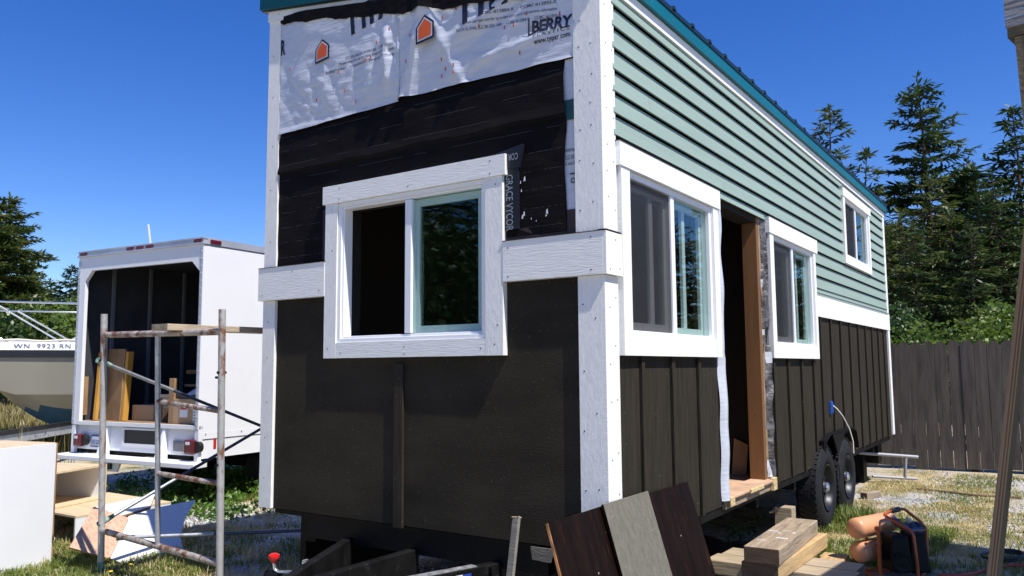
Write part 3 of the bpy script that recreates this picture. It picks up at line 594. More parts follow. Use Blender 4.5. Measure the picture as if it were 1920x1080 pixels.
# trailer under the house
b = MB()
b.box(-2.15, -.36, .05, .15, -.16, -.012); b.box(-2.2, -2.1, .1, 7.7, -.2, -.012); b.box(-.42, -.32, .1, 7.7, -.22, -.012); b.box(-.30, -.012, .13, 7.75, -.06, -.012)
for y in (1.2, 2.4, 3.4, 5.6, 6.8): b.box(-2.4, -.05, y, y+.06, -.14, -.013)
b.box(-2.40, -.03, .03, .13, -.035, -.011)
b.box(-2.35, -2.3, .2, 7.6, -.5, -.02)
b.build('trailer_frame', 'frame', house)
MB().hexa([(-.42, -.006, -.076), (-.315, -.006, -.08), (-.315, .004, -.08), (-.42, .004, -.076), (-.43, -.006, -.014), (-.295, -.006, -.012), (-.295, .004, -.012), (-.43, .004, -.014)]).build('bracket', 'stick', house)
tg = [((-1.76, .05), (.45, -.89)), ((-1.235, .05), (.0, -1)), ((-.66, .05), (-.32, -.95))]
for i, ((x, y), (dx, dy)) in enumerate(tg):
    a = Vector((x, y, -.20)); e = a+Vector((dx, dy, 0)).normalized()*1.45
    MB().beam(a, e, .055, .15).build('tongue_beam', ['tongue'], house, .006)
b = MB(); a = Vector((-.71, -.10, -.1235)); d = Vector((-.32, -.95, 0)).normalized(); b.beam(a, a+d*.85, .05, .004); b.build('scraped_edge', 'scuff', house)
b = MB(); r_ = Vector((d.y, -d.x, 0)); r_ = -r_ if r_.dot(Vector((1, -1, 0))) < 0 else r_
p = a+r_*.031+Vector((0, 0, -.055))+d*.04
for j, (s0, s1, mi) in enumerate(((0, .05, 1), (.052, .095, 2), (.097, .17, 0))): b.slab([p+d*s0, p+d*s1, p+d*s1+Z*.03, p+d*s0+Z*.03], r_, .001, mi)
b.build('sticker', ['sticker_r', 'sticker_b', 'sticker_w'], house)
b = MB(); b.box(-.06, .045, 4.07, 4.085, .0, .21)
pr = [(4.07, .03), (4.14, .20), (4.30, .245), (5.28, .245), (5.42, .20), (5.50, .03)]
for (p, q) in zip(pr, pr[1:]): b.hexa([(-.25, p[0], p[1]), (.055, p[0], p[1]), (.055, q[0], q[1]), (-.25, q[0], q[1]), (-.25, p[0], p[1]+.012), (.055, p[0], p[1]+.012), (.055, q[0], q[1]+.012), (-.25, q[0], q[1]+.012)])
b.hexa([(.038, 4.56, .06), (.05, 4.56, .06), (.05, 4.60, .06), (.038, 4.60, .06), (.038, 4.40, .243), (.05, 4.40, .243), (.05, 4.95, .243), (.038, 4.95, .243)])
b.box(-.27, -.255, 4.07, 5.5, -.2, .25)
b.build('fender', 'frame', house, .003)
def wheel(x, y, sx):
    c = Vector((x, y, -.200)); ax_ = (sx, 0, 0)
    R0 = .372
    t = MB().lathe(c, ax_, [(-.21, .20), (-.215, .24), (-.205, .32), (-.175, R0-.006), (-.12, R0), (-.06, R0-.001), (-.035, R0-.008), (-.012, .325), (.002, .28), (-.004, .235), (-.012, .215), (-.03, .205)], 48)
    for k in range(44):
        an = 2*math.pi*k/44
        for (h0, h1, sh) in ((-.175, -.13, 0), (-.12, -.075, .5), (-.065, -.022, 0)):
            aa = an+sh*2*math.pi/44; dr = Vector((0, math.cos(aa), math.sin(aa))); tn = Vector((0, -math.sin(aa), math.cos(aa))); q = c+dr*(R0-.003)
            s0, s1 = q+X*sx*h0, q+X*sx*h1; t.beam(s0, s1, .036, .008, dr)
    tt = t.build('wheel', 'tyre', house, smooth=True)
    r = MB().lathe(c, ax_, [(-.03, .206), (-.002, .205), (-.010, .192), (-.045, .182), (-.075, .165), (-.085, .13), (-.055, .115), (-.050, .095), (-.07, .06), (-.07, .0)], 40)
    for k in range(6):
        an = 2*math.pi*k/6; q = c+Vector((0, math.cos(an), math.sin(an)))*.075; r.lathe(q+X*sx*-.06, ax_, [(0, .012), (.02, .012), (.022, .0)], 8)
    r.build('rim', 'rim', tt, smooth=True)
    MB().lathe(c, ax_, [(-.07, .045), (-.012, .043), (-.006, .036), (.0, .030), (.002, .0)], 20).build('hub_cap', 'chrome', tt, smooth=True)
for y in (4.13, 4.965): wheel(.055, y, 1); wheel(-2.52, y, -1)
b = MB(); b.tube([(-2.4, 4.13, -.205), (-.1, 4.13, -.205)], .035); b.tube([(-2.4, 4.965, -.205), (-.1, 4.965, -.205)], .035); b.build('axle', 'frame', house)
b = MB(); b.box(-.45, -.12, 7.5, 7.75, -.34, .0); b.box(-.30, -.18, 7.75, 7.86, -.36, -.05); b.box(-.36, -.26, 7.3, 7.5, -.56, -.05); b.build('hitch_receiver', 'frame', house)
# outlet box and the cable hanging out of it
b = MB(); b.box(.0005, .022, 4.505, 4.575, .425, .54); b.box(.022, .03, 4.52, 4.56, .44, .525); b.build('outlet_box', 'blueplastic', house, .003)
cb = [(.03, 4.54, .50), (.06, 4.56, .47), (.10, 4.60, .40), (.15, 4.62, .28), (.175, 4.62, .17), (.178, 4.61, .06)]
MB().tube(cb, .006, 8).build('loose_cable', 'cable', house, smooth=True)

# ------------------------------------------------------------------ things near the house
def leanboard(y0, y1, x0, zt, m, lab, skew=0, t=.012, edge=None):
    zb = G+.005; dx = (zt-zb)*.30
    o = thing('leaning_board', (x0+dx, (y0+y1)/2, G), lab, 'board', 'boards leaning on the corner of the house')
    n = Vector((1, 0, .30)).normalized()
    q = [(x0+dx, y0+skew, zb), (x0+dx, y1+skew, zb), (x0, y1, zt+jit(.004)), (x0, y0, zt)]
    mb = MB().slab(q, n, t); mb.build('panel', m, o, .002)
    if edge:
        e = MB(); a = Vector(q[0])-n*t*.5+Vector((0, -.0015, 0)); c = Vector(q[3])-n*t*.5+Vector((0, -.0015, 0))
        e.beam(a, c, .003, t*.95, n); e.build('raw_edge', edge, o)
    return o
leanboard(-.573, .04, .026, .236, 'stain', 'dark red brown board with a bright raw left edge, leftmost of the three leaning boards', edge='edgerust')
leanboard(.385, .94, .026, .228, 'stain', 'dark red brown board leaning on the brown side wall, right of the dusty grey one')
leanboard(-.118, .368, .044, .250, 'dusty', 'dusty grey board leaning between the two dark red brown boards', edge='stain')
o = thing('leaning_stick', (-.30, -.47, G), 'narrow grey batten offcut leaning on the front wall left of the boards', 'stick')
b = MB(); b.beam((-.305, -.475, G+.005), (-.470, -.068, .135), .047, .016, (0, -.87, -.5)); b.build('batten_strip', ['stick'], o, .002)
b = MB(); b.beam((-.4697, -.0695, .1335), (-.470, -.068, .1365), .049, .018, (0, -.87, -.5)); b.build('end_cap', ['ply'], o)
# screw jack with red knob
o = thing('jack', (-2.30, -.10, G), 'small jack with red knob and silver crank, left of the trailer tongue', 'jack')
k = Vector((-2.27, -.08, -.262))
b = MB().lathe(k+Vector((0, 0, -.05)), Z, [(0, .012), (.012, .014), (.025, .03), (.035, .036), (.048, .034), (.058, .018), (.060, 0)], 20); b.build('knob', 'red', o, smooth=True)
b = MB(); b.tube([k+Vector((0, 0, -.045)), k+Vector((.01, 0, -.085)), k+Vector((.03, .01, -.10)), k+Vector((.15, .04, -.095)), k+Vector((.215, .06, -.055)), k+Vector((.22, .062, -.03))], .011, 8); b.tube([k+Vector((.205, .055, -.035)), k+Vector((.235, .065, -.025))], .018, 8); b.tube([k+Vector((.235, .06, -.06)), k+Vector((.27, .075, -.08))], .012, 8); b.build('crank', 'chrome', o, smooth=True)
b = MB(); b.tube([k+Vector((-.05, 0, -.13)), k+Vector((.03, .02, -.13))], .034, 12); b.tube([k+Vector((-.03, 0, -.15)), (k.x-.02, k.y, G)], .03, 12); b.tube([(k.x-.02, k.y, G), (k.x-.02, k.y, G+.02)], .07, 14); b.tube([k+Vector((-.075, 0, -.13)), k+Vector((-.05, 0, -.13))], [.02, .036], 12); b.build('jack_body', 'tongue', o, smooth=True)
# lumber stack
def timber(x0, x1, y0, y1, z0, z1, lab, m='timber', along='y', rz=0, group='timbers stacked by the house', em='timberend'):
    c = Vector(((x0+x1)/2, (y0+y1)/2, z0)); o = thing('timber', c, lab, 'timber', group, rz)
    hx, hy, h = (x1-x0)/2, (y1-y0)/2, z1-z0
    mb = MB().box(-hx, hx, -hy, hy, 0, h)
    for i, f in enumerate(mb.f):
        n = (mb.v[f[1]]-mb.v[f[0]]).cross(mb.v[f[2]]-mb.v[f[1]]).normalized()
        if abs(n.y if along == 'y' else n.x) > .9: mb.m[i] = 1
    mb.v = [WM[o.name] @ v for v in mb.v]; mb.build('beam', [m, em], o, .005); return o
t1 = timber(.158, .368, 1.415, 2.48, -.292, -.198, 'thick timber with white paint dabs, top of the stack', 'timber', rz=R(2))
b = MB()
for (x, y, w_, h_) in ((.20, 1.95, .07, .012), (.31, 1.75, .08, .012), (.27, 1.99, .05, .008), (.22, 1.63, .06, .008), (.33, 1.95, .02, .02), (.25, 1.90, .02, .012)): b.add([(x-w_/2, y-h_, -.1973), (x+w_/2, y-h_*.6, -.1973), (x+w_*.45, y+h_, -.1973), (x-w_*.4, y+h_*.8, -.1973)], [(0, 1, 2, 3)])
b.build('paint_dab', 'chalk', t1)['kind'] = 'stuff'
timber(.162, .385, 1.43, 2.55, -.390, -.2945, 'fresh yellow sided timber second from the top of the stack', 'timberyellow', rz=R(-1))
timber(-.20, .72, 1.755, 1.965, -.480, -.392, 'grey timber lying crosswise under the stack, the one nearer the leaning boards', 'timber2', 'x', R(-2))
timber(-.17, .70, 1.985, 2.20, -.480, -.392, 'grey timber lying crosswise under the stack, the one nearer the compressor', 'timber2', 'x', R(-1))
timber(.02, .22, 1.60, 2.35, -.568, -.483, 'bottom timber on the ground under the left end of the crosswise ones', 'timber')
timber(.46, .64, 1.65, 2.45, -.568, -.483, 'bottom timber on the ground under the right end of the crosswise ones', 'timberyellow')
timber(.33, .50, 2.42, 2.72, -.568, -.46, 'short pale offcut of wood behind the timber stack', 'timberyellow', em='timberyellow')
o = timber(-.19, -.05, 3.30, 3.42, -.568, -.27, 'upright wood block under the trailer in front of the wheel', 'timber2', 'y', em='timber2')
timber(-.02, .06, 6.02, 6.30, -.568, -.50, 'small end of wood lying in the dry grass right of the wheels', 'timber', group='', rz=R(-20))
o = thing('spray_can', (-.26, 2.85, -.568), 'white tube lying on dark plastic under the door opening', 'tube')
b = MB(); b.tube([on(1452, 956, -.40), on(1467, 946, -.39)], .022, 12); b.build('body', 'paper', o, smooth=True)
b = MB(); b.tube([on(1443, 961, -.40), on(1452, 956, -.40)], [.008, .02], 10, 0); b.build('nozzle', 'ply', o, smooth=True)
o = MB(); pts = [on(1455, 963, -.42), on(1470, 966, -.42), on(1483, 970, -.43), on(1493, 978, -.46), on(1520, 1000, -.5), on(1527, 1020, -.52), on(1540, 1043, -.55)]; o.tube(pts, .009, 8)
tag(o.build('air_hose', 'hose', None, smooth=True), 'thin orange red hose running from under the house down past the timber stack', 'hose')
b = MB()
for i in range(13):
    for j in range(7):
        x = -.75+.5*i/12; y = 2.0+1.1*j/6; b.v.append(Vector((x, y, G+.03+.05*abs(noise.noise(Vector((x*6, y*6, 0)))))))
for i in range(12):
    for j in range(6): a = i*7+j; b.f.append([a, a+7, a+8, a+1]); b.m.append(0)
tag(b.build('plastic_sheet', 'black', None, smooth=True), 'crumpled black plastic sheet on the ground under the door opening', 'sheet')
# hose on the right
b = MB()
pts = []
for i in range(30):
    t = i/29; u = 1760+t*190; v = 1078-18*t+5*math.sin(t*7); pts.append(on(u, v, G+.02))
b.tube(pts, .011, 8)
tag(b.build('air_hose', 'hose', None, smooth=True), 'dark red hose lying in the shade right of the compressor', 'hose')
b = MB(); pts = [on(1880+40*math.sin(t*.42), 1045+8*math.cos(t*.42)-t*.3, G+.02+.004*t) for t in range(0, 24)]; b.tube(pts, .010, 8)
tag(b.build('coiled_cord', 'black', None, smooth=True), 'dark cord coiled on the shaded ground behind the leaning plywood strip', 'cord')
b = MB(); b.tube([on(1718, 917, G+.02), on(1760, 921, G+.015), on(1830, 929, G+.02), on(1915, 934, G+.02)], .012, 6)
tag(b.build('thin_rod', 'rusty_wire', None), 'thin rusty rod lying on the gravel in front of the fence', 'rod')
# pipe frame behind the house
o = thing('pipe_frame', at(1690, 896, 9.9), 'low grey pipe frame standing behind the rear wheels in front of the fence', 'pipe frame')
P = lambda u, v: at(u, v, 9.9)
b = MB(); b.tube([P(1610, 849), P(1721, 857)], .020, 12); b.build('top_pipe', 'pvc', o, smooth=True)
b = MB(); b.tube([P(1636, 893), P(1719, 898)], .017, 12); b.build('bottom_pipe', 'pvc', o, smooth=True)
b = MB(); b.tube([P(1698, 858), P(1697, 895)], .019, 12); b.build('upright', 'pvc', o, smooth=True)

# ------------------------------------------------------------------ air compressor
org = on(1607, 1083, G); rx = RT.copy(); ry = Vector((-RT.y, RT.x, 0)); K = .000505/.000508
cp_ = thing('air_compressor', org+rx*.3*K, 'orange twin tank air compressor with tubular roll frame and dark blue panel', 'air compressor')
def Cq(x, y, z): return org+(rx*x+ry*y+Z*z)*K
axd = (rx*.82+ry*.57).normalized()
for (x, z) in ((.01, .325), (.025, .165)):
    c = Cq(x, .02, z); r = .071*K; L0 = .42*K
    b = MB().lathe(c, axd, [(-.022, 0), (-.020, r*.35), (-.012, r*.72), (0, r*.93), (.014, r), (L0, r), (L0+.014, r*.93), (L0+.03, r*.6), (L0+.034, 0)], 36)
    b.build('tank', 'comp', cp_, smooth=True)
b = MB()
for s in (.12, .30): b.tube([Cq(.02, .02, .25)+axd*s*K, Cq(.02, .02, .235)+axd*s*K], .012)
b.tube([Cq(.13, .0, .215), Cq(.28, .04, .25)], .006); b.tube([Cq(.14, -.05, .03), Cq(.14, -.05, .33)], .014); b.box(*(lambda p: (p.x-.02, p.x+.02, p.y-.02, p.y+.02, p.z-.012, p.z+.012))(Cq(.14, -.05, .34)))
b.build('tank_bracket', 'compframe', cp_, smooth=True)
A = [(.36, -.13, .02), (.355, -.13, .15), (.345, -.12, .31), (.335, -.11, .335), (.24, .02, .40), (.235, .05, .412), (.25, .07, .418), (.30, .10, .428), (.40, .14, .437), (.42, .145, .434), (.525, .15, .352), (.56, .15, .31), (.568, .15, .28), (.57, .15, .13), (.56, .14, .10), (.535, .10, .02)]
MB().tube([Cq(*a) for a in A], .0105, 10).build('roll_frame', 'compframe', cp_, smooth=True)
MB().tube([Cq(.31, .105, .430), Cq(.375, .13, .4365)], .018, 12).build('grip', 'grip', cp_, smooth=True)
b = MB()
b.tube([Cq(.08, -.12, .018), Cq(.36, -.13, .018)], .011); b.tube([Cq(.08, -.12, .018), Cq(.10, .12, .018)], .011); b.tube([Cq(.10, .12, .018), Cq(.535, .10, .018)], .011); b.tube([Cq(.36, -.13, .018), Cq(.535, .10, .018)], .011); b.build('base_rail', 'compframe', cp_, smooth=True)
b = MB(); q = lambda *p: [Cq(*i) for i in p]
b.hexa(q((.19, -.13, .06), (.33, -.13, .06), (.33, .06, .06), (.19, .06, .06), (.20, -.12, .30), (.32, -.12, .30), (.32, .05, .30), (.20, .05, .30)))
b.hexa(q((.33, -.11, .05), (.47, -.10, .05), (.47, .08, .05), (.33, .08, .05), (.34, -.09, .31), (.45, -.08, .31), (.45, .07, .31), (.34, .07, .31)))
mo = b.build('motor', 'motor', cp_, .015)
b = MB().lathe(Cq(.255, -.135, .13), -ry, [(0, .065), (.006, .065), (.008, .058), (.004, .05), (.006, .03), (.008, .0)], 28); b.build('fan_cover', 'motor', mo, smooth=True)
b = MB(); b.hexa(q((.335, -.09, .295), (.53, .10, .245), (.50, .14, .26), (.27, .05, .36), (.335, -.09, .335), (.54, .09, .305), (.51, .13, .35), (.275, .04, .40)))
pn = b.build('control_panel', 'navy', cp_, .008)
nr = (Cq(.54, .09, .305)-Cq(.335, -.09, .335)).cross(Cq(.275, .04, .40)-Cq(.335, -.09, .335)).normalized(); nr = nr if nr.z > 0 else -nr
for (x, y, z, r, m, nm) in ((.345, .02, .378, .018, 'ykn', 'knob'), (.405, .06, .372, .024, 'gauge', 'gauge'), (.40, .0, .350, .018, 'navy', 'gauge'), (.475, .075, .340, .022, 'navy', 'gauge')):
    MB().lathe(Cq(x, y, z)-nr*.02, nr, [(0, r), (.03, r), (.034, r*.8), (.035, 0)], 20).build(nm, m, pn, smooth=True)

# ------------------------------------------------------------------ scaffold
sx0, sx1, sy = -3.78, -2.49, -.33
sf = thing('scaffold', (-3.15, sy, G), 'rust stained steel scaffold frame with cross braces standing left of the house', 'scaffold')
LL = [Vector((-3.823, -.300, G)), Vector((-3.69, -.430, 1.27))]; RR = [Vector((-2.515, -.285, G)), Vector((-2.39, -.415, 1.245))]
def sframe(off, far):
    L = [p+off for p in LL]; Rr = [p+off for p in RR]
    ml = 'galv'; lerp = lambda q, z: q[0]+(q[1]-q[0])*((z-q[0].z)/(q[1].z-q[0].z))
    b = MB(); b.tube(L, .022, 14); b.build('leg', 'rustv', sf, smooth=True)
    if not far: MB().tube([lerp(L, G+.005), lerp(L, G+.12)], .0228, 14).build('painted_foot', 'greenpaint', sf, smooth=True)
    b = MB(); b.tube(Rr, .022, 14); b.build('leg', 'rustv', sf, smooth=True)
    b = MB(); b.tube([lerp(L, 1.125), lerp(Rr, 1.108)], .021, 12); b.build('top_bar', 'rust', sf, smooth=True)
    b = MB(); b.tube([lerp(L, -.235), lerp(Rr, -.30)], .021, 12); b.build('bottom_bar', 'rust', sf, smooth=True)
    mt = lerp(L, 1.11).lerp(lerp(Rr, 1.11), .49); mb_ = lerp(L, -.26).lerp(lerp(Rr, -.26), .51)
    b = MB(); b.tube([mt, mb_], .017, 12); b.build('mid_upright', 'galv', sf, smooth=True)
    m = lambda z: mb_+(mt-mb_)*((z-mb_.z)/(mt.z-mb_.z))
    for (za, zb) in ((.676, .625), (.206, .185)):
        b = MB(); b.tube([m(za), lerp(Rr, zb)], .016, 10); b.build('rung', 'rust', sf, smooth=True)
    for q, z in ((L, .95), (L, -.18), (Rr, .86), (Rr, .30)):
        c = lerp(q, z); MB().tube([c-Y*.03, c+Y*.03], .009, 8).build('brace_pin', 'frame', sf, smooth=True)
    MB().tube([lerp(Rr, .83)-X*.055, lerp(Rr, .83)], .009, 6).build('brace_pin', 'frame', sf, smooth=True)
sframe(Vector((0, 0, 0)), False); sframe(Vector((0, 2.80, 0)), True)
def brace(a, c, m='navytube', endm='greenpaint'):
    a = Vector(a); c = Vector(c); d = (c-a).normalized()
    b = MB(); b.tube([a+d*.10, a+d*.62], .0125, 10, 1); b.tube([a+d*.62, c], .0122, 10, 0); b.tube([a-d*.02, a+d*.05, a+d*.10], [.020, .019, .0135], 10, 2)
    b.build('cross_brace', [m, 'galv', endm], sf, smooth=True)
brace((-3.74, -.42, .945), (-3.80, 2.43, -.14)); brace((-3.80, -.33, -.185), (-3.74, 2.40, .98))
brace((-3.69, -.25, -.285), (-2.80, .75, -.305), 'navytube')
o = thing('plank', (-2.9, 0, 1.17), 'pale weathered plank lying across the top bar of the scaffold', 'plank')
e = at(300, 603, 5.02); bd = Vector((-.13, 1, .012)).normalized(); sd = Vector((1, .13, 0)).normalized(); a = e.copy(); a.z = 1.165
ww = .14; Lp = 2.9; tk = .04
c0 = a-sd*ww/2; c1 = a+sd*ww/2
b = MB().hexa([c0-Z*tk, c1-Z*tk, c1+bd*Lp-Z*tk, c0+bd*Lp-Z*tk, c0, c1, c1+bd*Lp, c0+bd*Lp]); b.build('board', 'plank', o, .003)
b = MB(); d_ = -bd*.003; b.add([c0-Z*tk+d_, c1-Z*tk+d_, c1+d_, c0+d_], [(0, 1, 2, 3)]); b.build('end_grain', 'plankend', o)

# ------------------------------------------------------------------ cabinets and loose panels
o = thing('cabinet', (-4.75, -.6, G), 'tall white cabinet with plywood carcass at the left edge of the yard', 'cabinet')
dv = Vector((-.185, .983, 0)).normalized(); nv = Vector((.983, .185, 0)); cr = Vector((-4.545, -.274, 0)); z0, z1 = G, .335
far = cr-dv*.72
def boxp(mb, a, bb, depth, z0, z1, n, mi=0, me=None):
    a = Vector(a); bb = Vector(bb); mb.slab([Vector((a.x, a.y, z0)), Vector((bb.x, bb.y, z0)), Vector((bb.x, bb.y, z1)), Vector((a.x, a.y, z1))], n, depth, mi, me)
b = MB(); boxp(b, far-nv*.021, cr-nv*.021, .60, z0, z1-.002, nv); b.build('carcass', 'ply', o, .002)
b = MB(); boxp(b, far, cr-dv*.012, .018, z0, z1-.006, nv); b.build('white_panel', 'melamine', o, .001)
b = MB(); boxp(b, cr-dv*.012, cr, .02, z0, z1-.004, nv); b.build('edge_strip', 'ply_edge', o)
o = thing('cabinet_box', (-5.3, .5, G), 'low open plywood box with a white side lying in front of the upper box', 'box')
b = MB(); x0, x1, ya, yb, zt = -5.95, -4.905, .075, .93, -.305
b.box(x0, x1, ya, yb, zt-.018, zt); b.box(x0, x1-.02, yb-.018, yb, G, zt-.018); b.box(x0, x0+.018, ya, yb-.018, G, zt-.018); b.box(x0+.018, x1-.02, ya+.03, yb-.018, G, G+.018); b.build('carcass', 'ply', o, .001)
b = MB(); b.box(x1-.018, x1, ya, yb, G, zt-.019); b.build('white_side', 'melamine', o)
o = thing('cabinet_box', (-5.7, .4, -.305), 'open fronted plywood box with white inside standing on the low box', 'box')
p0 = on(100, 886, .01); p1 = on(201, 870, .01); dv2 = (p1-p0); dv2.z = 0; wd = dv2.length; dv2.normalize(); nb2 = Vector((-dv2.y, dv2.x, 0)); nb2 = nb2 if nb2.x < 0 else -nb2
def bq(mb, s0, s1, t0, t1, za, zb, mi=0):
    f = lambda s, t, z: p0*1+dv2*s+nb2*t+Z*(z-p0.z); mb.hexa([f(s0, t0, za), f(s1, t0, za), f(s1, t1, za), f(s0, t1, za), f(s0, t0, zb), f(s1, t0, zb), f(s1, t1, zb), f(s0, t1, zb)], mi)
b = MB(); bq(b, -.0, wd, 0, .68, -.008, .01); bq(b, 0, .02, .0, .68, -.303, -.009); bq(b, wd-.02, wd, .0, .68, -.303, -.009); bq(b, .021, wd-.021, .66, .68, -.303, -.009); bq(b, .021, wd-.021, .0, .655, -.303, -.29); b.build('carcass', 'ply', o, .001)
b = MB(); bq(b, .021, .024, .012, .65, -.289, -.01); bq(b, wd-.024, wd-.021, .012, .65, -.289, -.01); bq(b, .025, wd-.025, .652, .655, -.289, -.01); b.build('inside_lining', 'melamine', o)
def loose(name, lab, q, t, mf, mb_='melamine', nup=True):
    q = [Vector(x) for x in q]; n = (q[1]-q[0]).cross(q[2]-q[1]).normalized(); 
    if n.dot(CP-q[0]) < 0: q = q[::-1]; n = -n
    o = thing(name, sum(q, Vector())/len(q)*1.0, lab, 'panel', 'loose cabinet panels'); o.location.z = G; WM[o.name] = Matrix.Translation(o.location)
    MB().slab(q, n, t, 0, 1).build('sheet', [mf, 'ply_edge'], o); return o
def onplane(px, a, b_, c):
    n = (b_-a).cross(c-a); r = []
    for (u, v) in px: d = ray(u, v); r.append(CP+d*((a-CP).dot(n)/d.dot(n)))
    return r
pl3 = (on(240, 1060, G+.006), on(345, 1033, G+.006), on(300, 952, -.25))
loose('loose_panel', 'white panel with a slanted right end propped on the low box, half in the shade', onplane([(205, 1046), (240, 1060), (345, 1033), (338, 1006), (348, 970), (368, 937), (292, 952), (241, 968)], *pl3), .014, 'melamine')
up = (CP-pl3[0]).normalized()*.03
loose('loose_panel', 'plywood panel with pinkish grain tilted over the white panel', onplane([(130, 1026), (206, 1047), (242, 971), (176, 950)], *[q+up for q in pl3]), .014, 'plyred')
P3 = [on(178, 950, -.285), on(291, 926, -.285), on(282, 950, -.285), on(218, 970, -.285)]
loose('loose_panel', 'white panel lying flat on top of the low box', P3, .014, 'melamine')

# ------------------------------------------------------------------ box truck
TO = Vector((-5.4204, 1.5501, G)); TA = math.atan2(.0912, .9958)      # rear right corner on the ground; yaw
tk_ = thing('box_truck', TO, 'white box truck seen from behind with its cargo box open and full of lumber', 'truck', rz=TA)
TM = WM[tk_.name]
class TB(MB):            # local frame: +x right, +y forward, z from ground; the box spans x -2.08 .. 0
    def build(s, name, mats, parent=tk_, bevel=0, smooth=False):
        s.v = [TM @ v for v in s.v]; return MB.build(s, name, mats, parent, bevel, smooth)
BL = 4.2; BW = 2.085
b = TB(); zf, zt = .885, 2.735
b.box(-.035, 0, .03, BL, .80, zt); b.box(-BW, -BW+.035, .03, BL, .80, zt); b.box(-BW, 0, BL-.03, BL, .80, zt+.03); b.box(-BW+.01, -.01, .02, BL, zt+.0, zt+.03)
b.build('box_body', 'truckw', bevel=.004)
b = TB()   # rear portal with chamfered corners
def portal(mb, y0, y1):
    out = [(-BW, zf-.04), (0, zf-.04), (0, 2.745), (-BW, 2.745)]
    inn = [(-1.955, zf), (-.045, zf), (-.045, 2.46), (-.17, 2.575), (-1.835, 2.585), (-1.955, 2.465)]
    quads = [[out[0], out[1], inn[1], inn[0]], [out[1], out[2], inn[2], inn[1]], [out[2], inn[3], inn[2]], [out[2], out[3], inn[4], inn[3]], [out[3], inn[5], inn[4]], [out[3], out[0], inn[0], inn[5]]]
    for q in quads: mb.slab([(x, y0, z) for (x, z) in q], (0, -1, 0), y1-y0)
portal(b, -.012, .028); b.build('rear_portal', 'truckw')
for x in (-.023, -BW+.023):
    b = TB(); b.box(x-.019, x+.019, -.018, -.0125, .86, 2.70)
    for i in range(24): b.lathe((x, -.018, .90+i*.077), (0, -1, 0), [(0, .008), (.004, .005), (.005, 0)], 8)
    b.build('rivet_strip', 'truckg')
b = TB(); b.box(-BW-.012, .012, -.035, .03, 2.745, 2.760); b.box(-BW-.005, .005, -.02, .03, 2.760, 2.80); b.box(-BW-.01, .01, -.03, BL, 2.80, 2.815); b.box(.001, .010, .03, BL, 2.745, 2.80); b.build('roof_rail', 'truckg')
for x in (-1.995, -1.165, -1.0, -.84, -.075): TB().box(x-.055, x+.055, -.034, -.021, 2.762, 2.798).build('marker_lamp', 'maroon', bevel=.006)
TB().box(.0105, .022, .06, .20, 2.758, 2.798).build('marker_lamp', 'maroon', bevel=.006)
b = TB(); b.box(-BW+.036, -.036, .03, BL-.04, zf-.03, zf); b.build('cargo_floor', 'floorwood')
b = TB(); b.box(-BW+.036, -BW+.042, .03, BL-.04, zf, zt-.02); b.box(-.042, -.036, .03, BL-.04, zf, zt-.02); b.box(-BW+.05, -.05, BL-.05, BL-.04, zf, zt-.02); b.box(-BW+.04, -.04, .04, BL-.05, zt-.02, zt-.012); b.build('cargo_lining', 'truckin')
b = TB()
for i in range(8): x = -BW+.16+i*.25; b.box(x-.018, x+.018, BL-.075, BL-.052, zf, zt-.03)
for i in range(8):
    y = .4+i*.5
    for x in (-BW+.055, -.055): b.box(x-.014, x+.014, y-.018, y+.018, zf, zt-.03)
b.build('cargo_rib', 'truckrib')['kind'] = 'stuff'
b = TB()
for z in (1.85, 1.5): b.box(-BW+.06, -.06, BL-.10, BL-.078, z, z+.13)
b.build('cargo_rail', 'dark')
b = TB(); b.box(-BW+.02, -.02, .03, .06, .575, .845); b.box(-BW, -.0, -.005, .05, .845, .884); 
b.build('rear_apron', 'truckw', bevel=.004)
for x in (-2.055, -.022): TB().box(x-.03, x+.03, -.01, .0295, .53, .84).build('rear_post', 'truckw', bevel=.003)
for x in (-1.475, -.525):
    b = TB(); b.hexa([(x-.03, -.10, .525), (x+.03, -.10, .525), (x+.03, .029, .525), (x-.03, .029, .525), (x-.02, -.0, .843), (x+.02, -.0, .843), (x+.02, .029, .843), (x-.02, .029, .843)])
    b.build('rear_post', 'truckw', bevel=.003)
b = TB()   # raised frame round the dark opening
wx0, wx1, wz0, wz1 = -1.20, -.63, .665, .81
b.box(wx0-.03, wx1+.03, .015, .0295, wz1, wz1+.02); b.box(wx0-.03, wx1+.03, .015, .0295, wz0-.03, wz0); b.box(wx0-.03, wx0, .015, .0295, wz0, wz1); b.box(wx1, wx1+.03, .015, .0295, wz0, wz1); b.build('opening_frame', 'truckw')
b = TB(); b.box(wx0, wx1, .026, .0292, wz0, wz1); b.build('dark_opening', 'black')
b = TB(); b.hexa([(-2.20, -.17, .475), (.14, -.17, .475), (.10, .03, .475), (-2.16, .03, .475), (-2.20, -.17, .522), (.14, -.17, .522), (.10, .03, .53), (-2.16, .03, .53)]); b.build('bumper', 'truckw', bevel=.006)
b = TB(); b.slab([(-1.40, -.10, .474), (-1.08, -.10, .474), (-1.13, -.10, .375), (-1.34, -.10, .375)], (0, -1, 0), .02); b.box(-1.27, -1.21, -.125, -.101, .40, .46, 1); b.build('hitch_plate', ['truckw', 'black'])
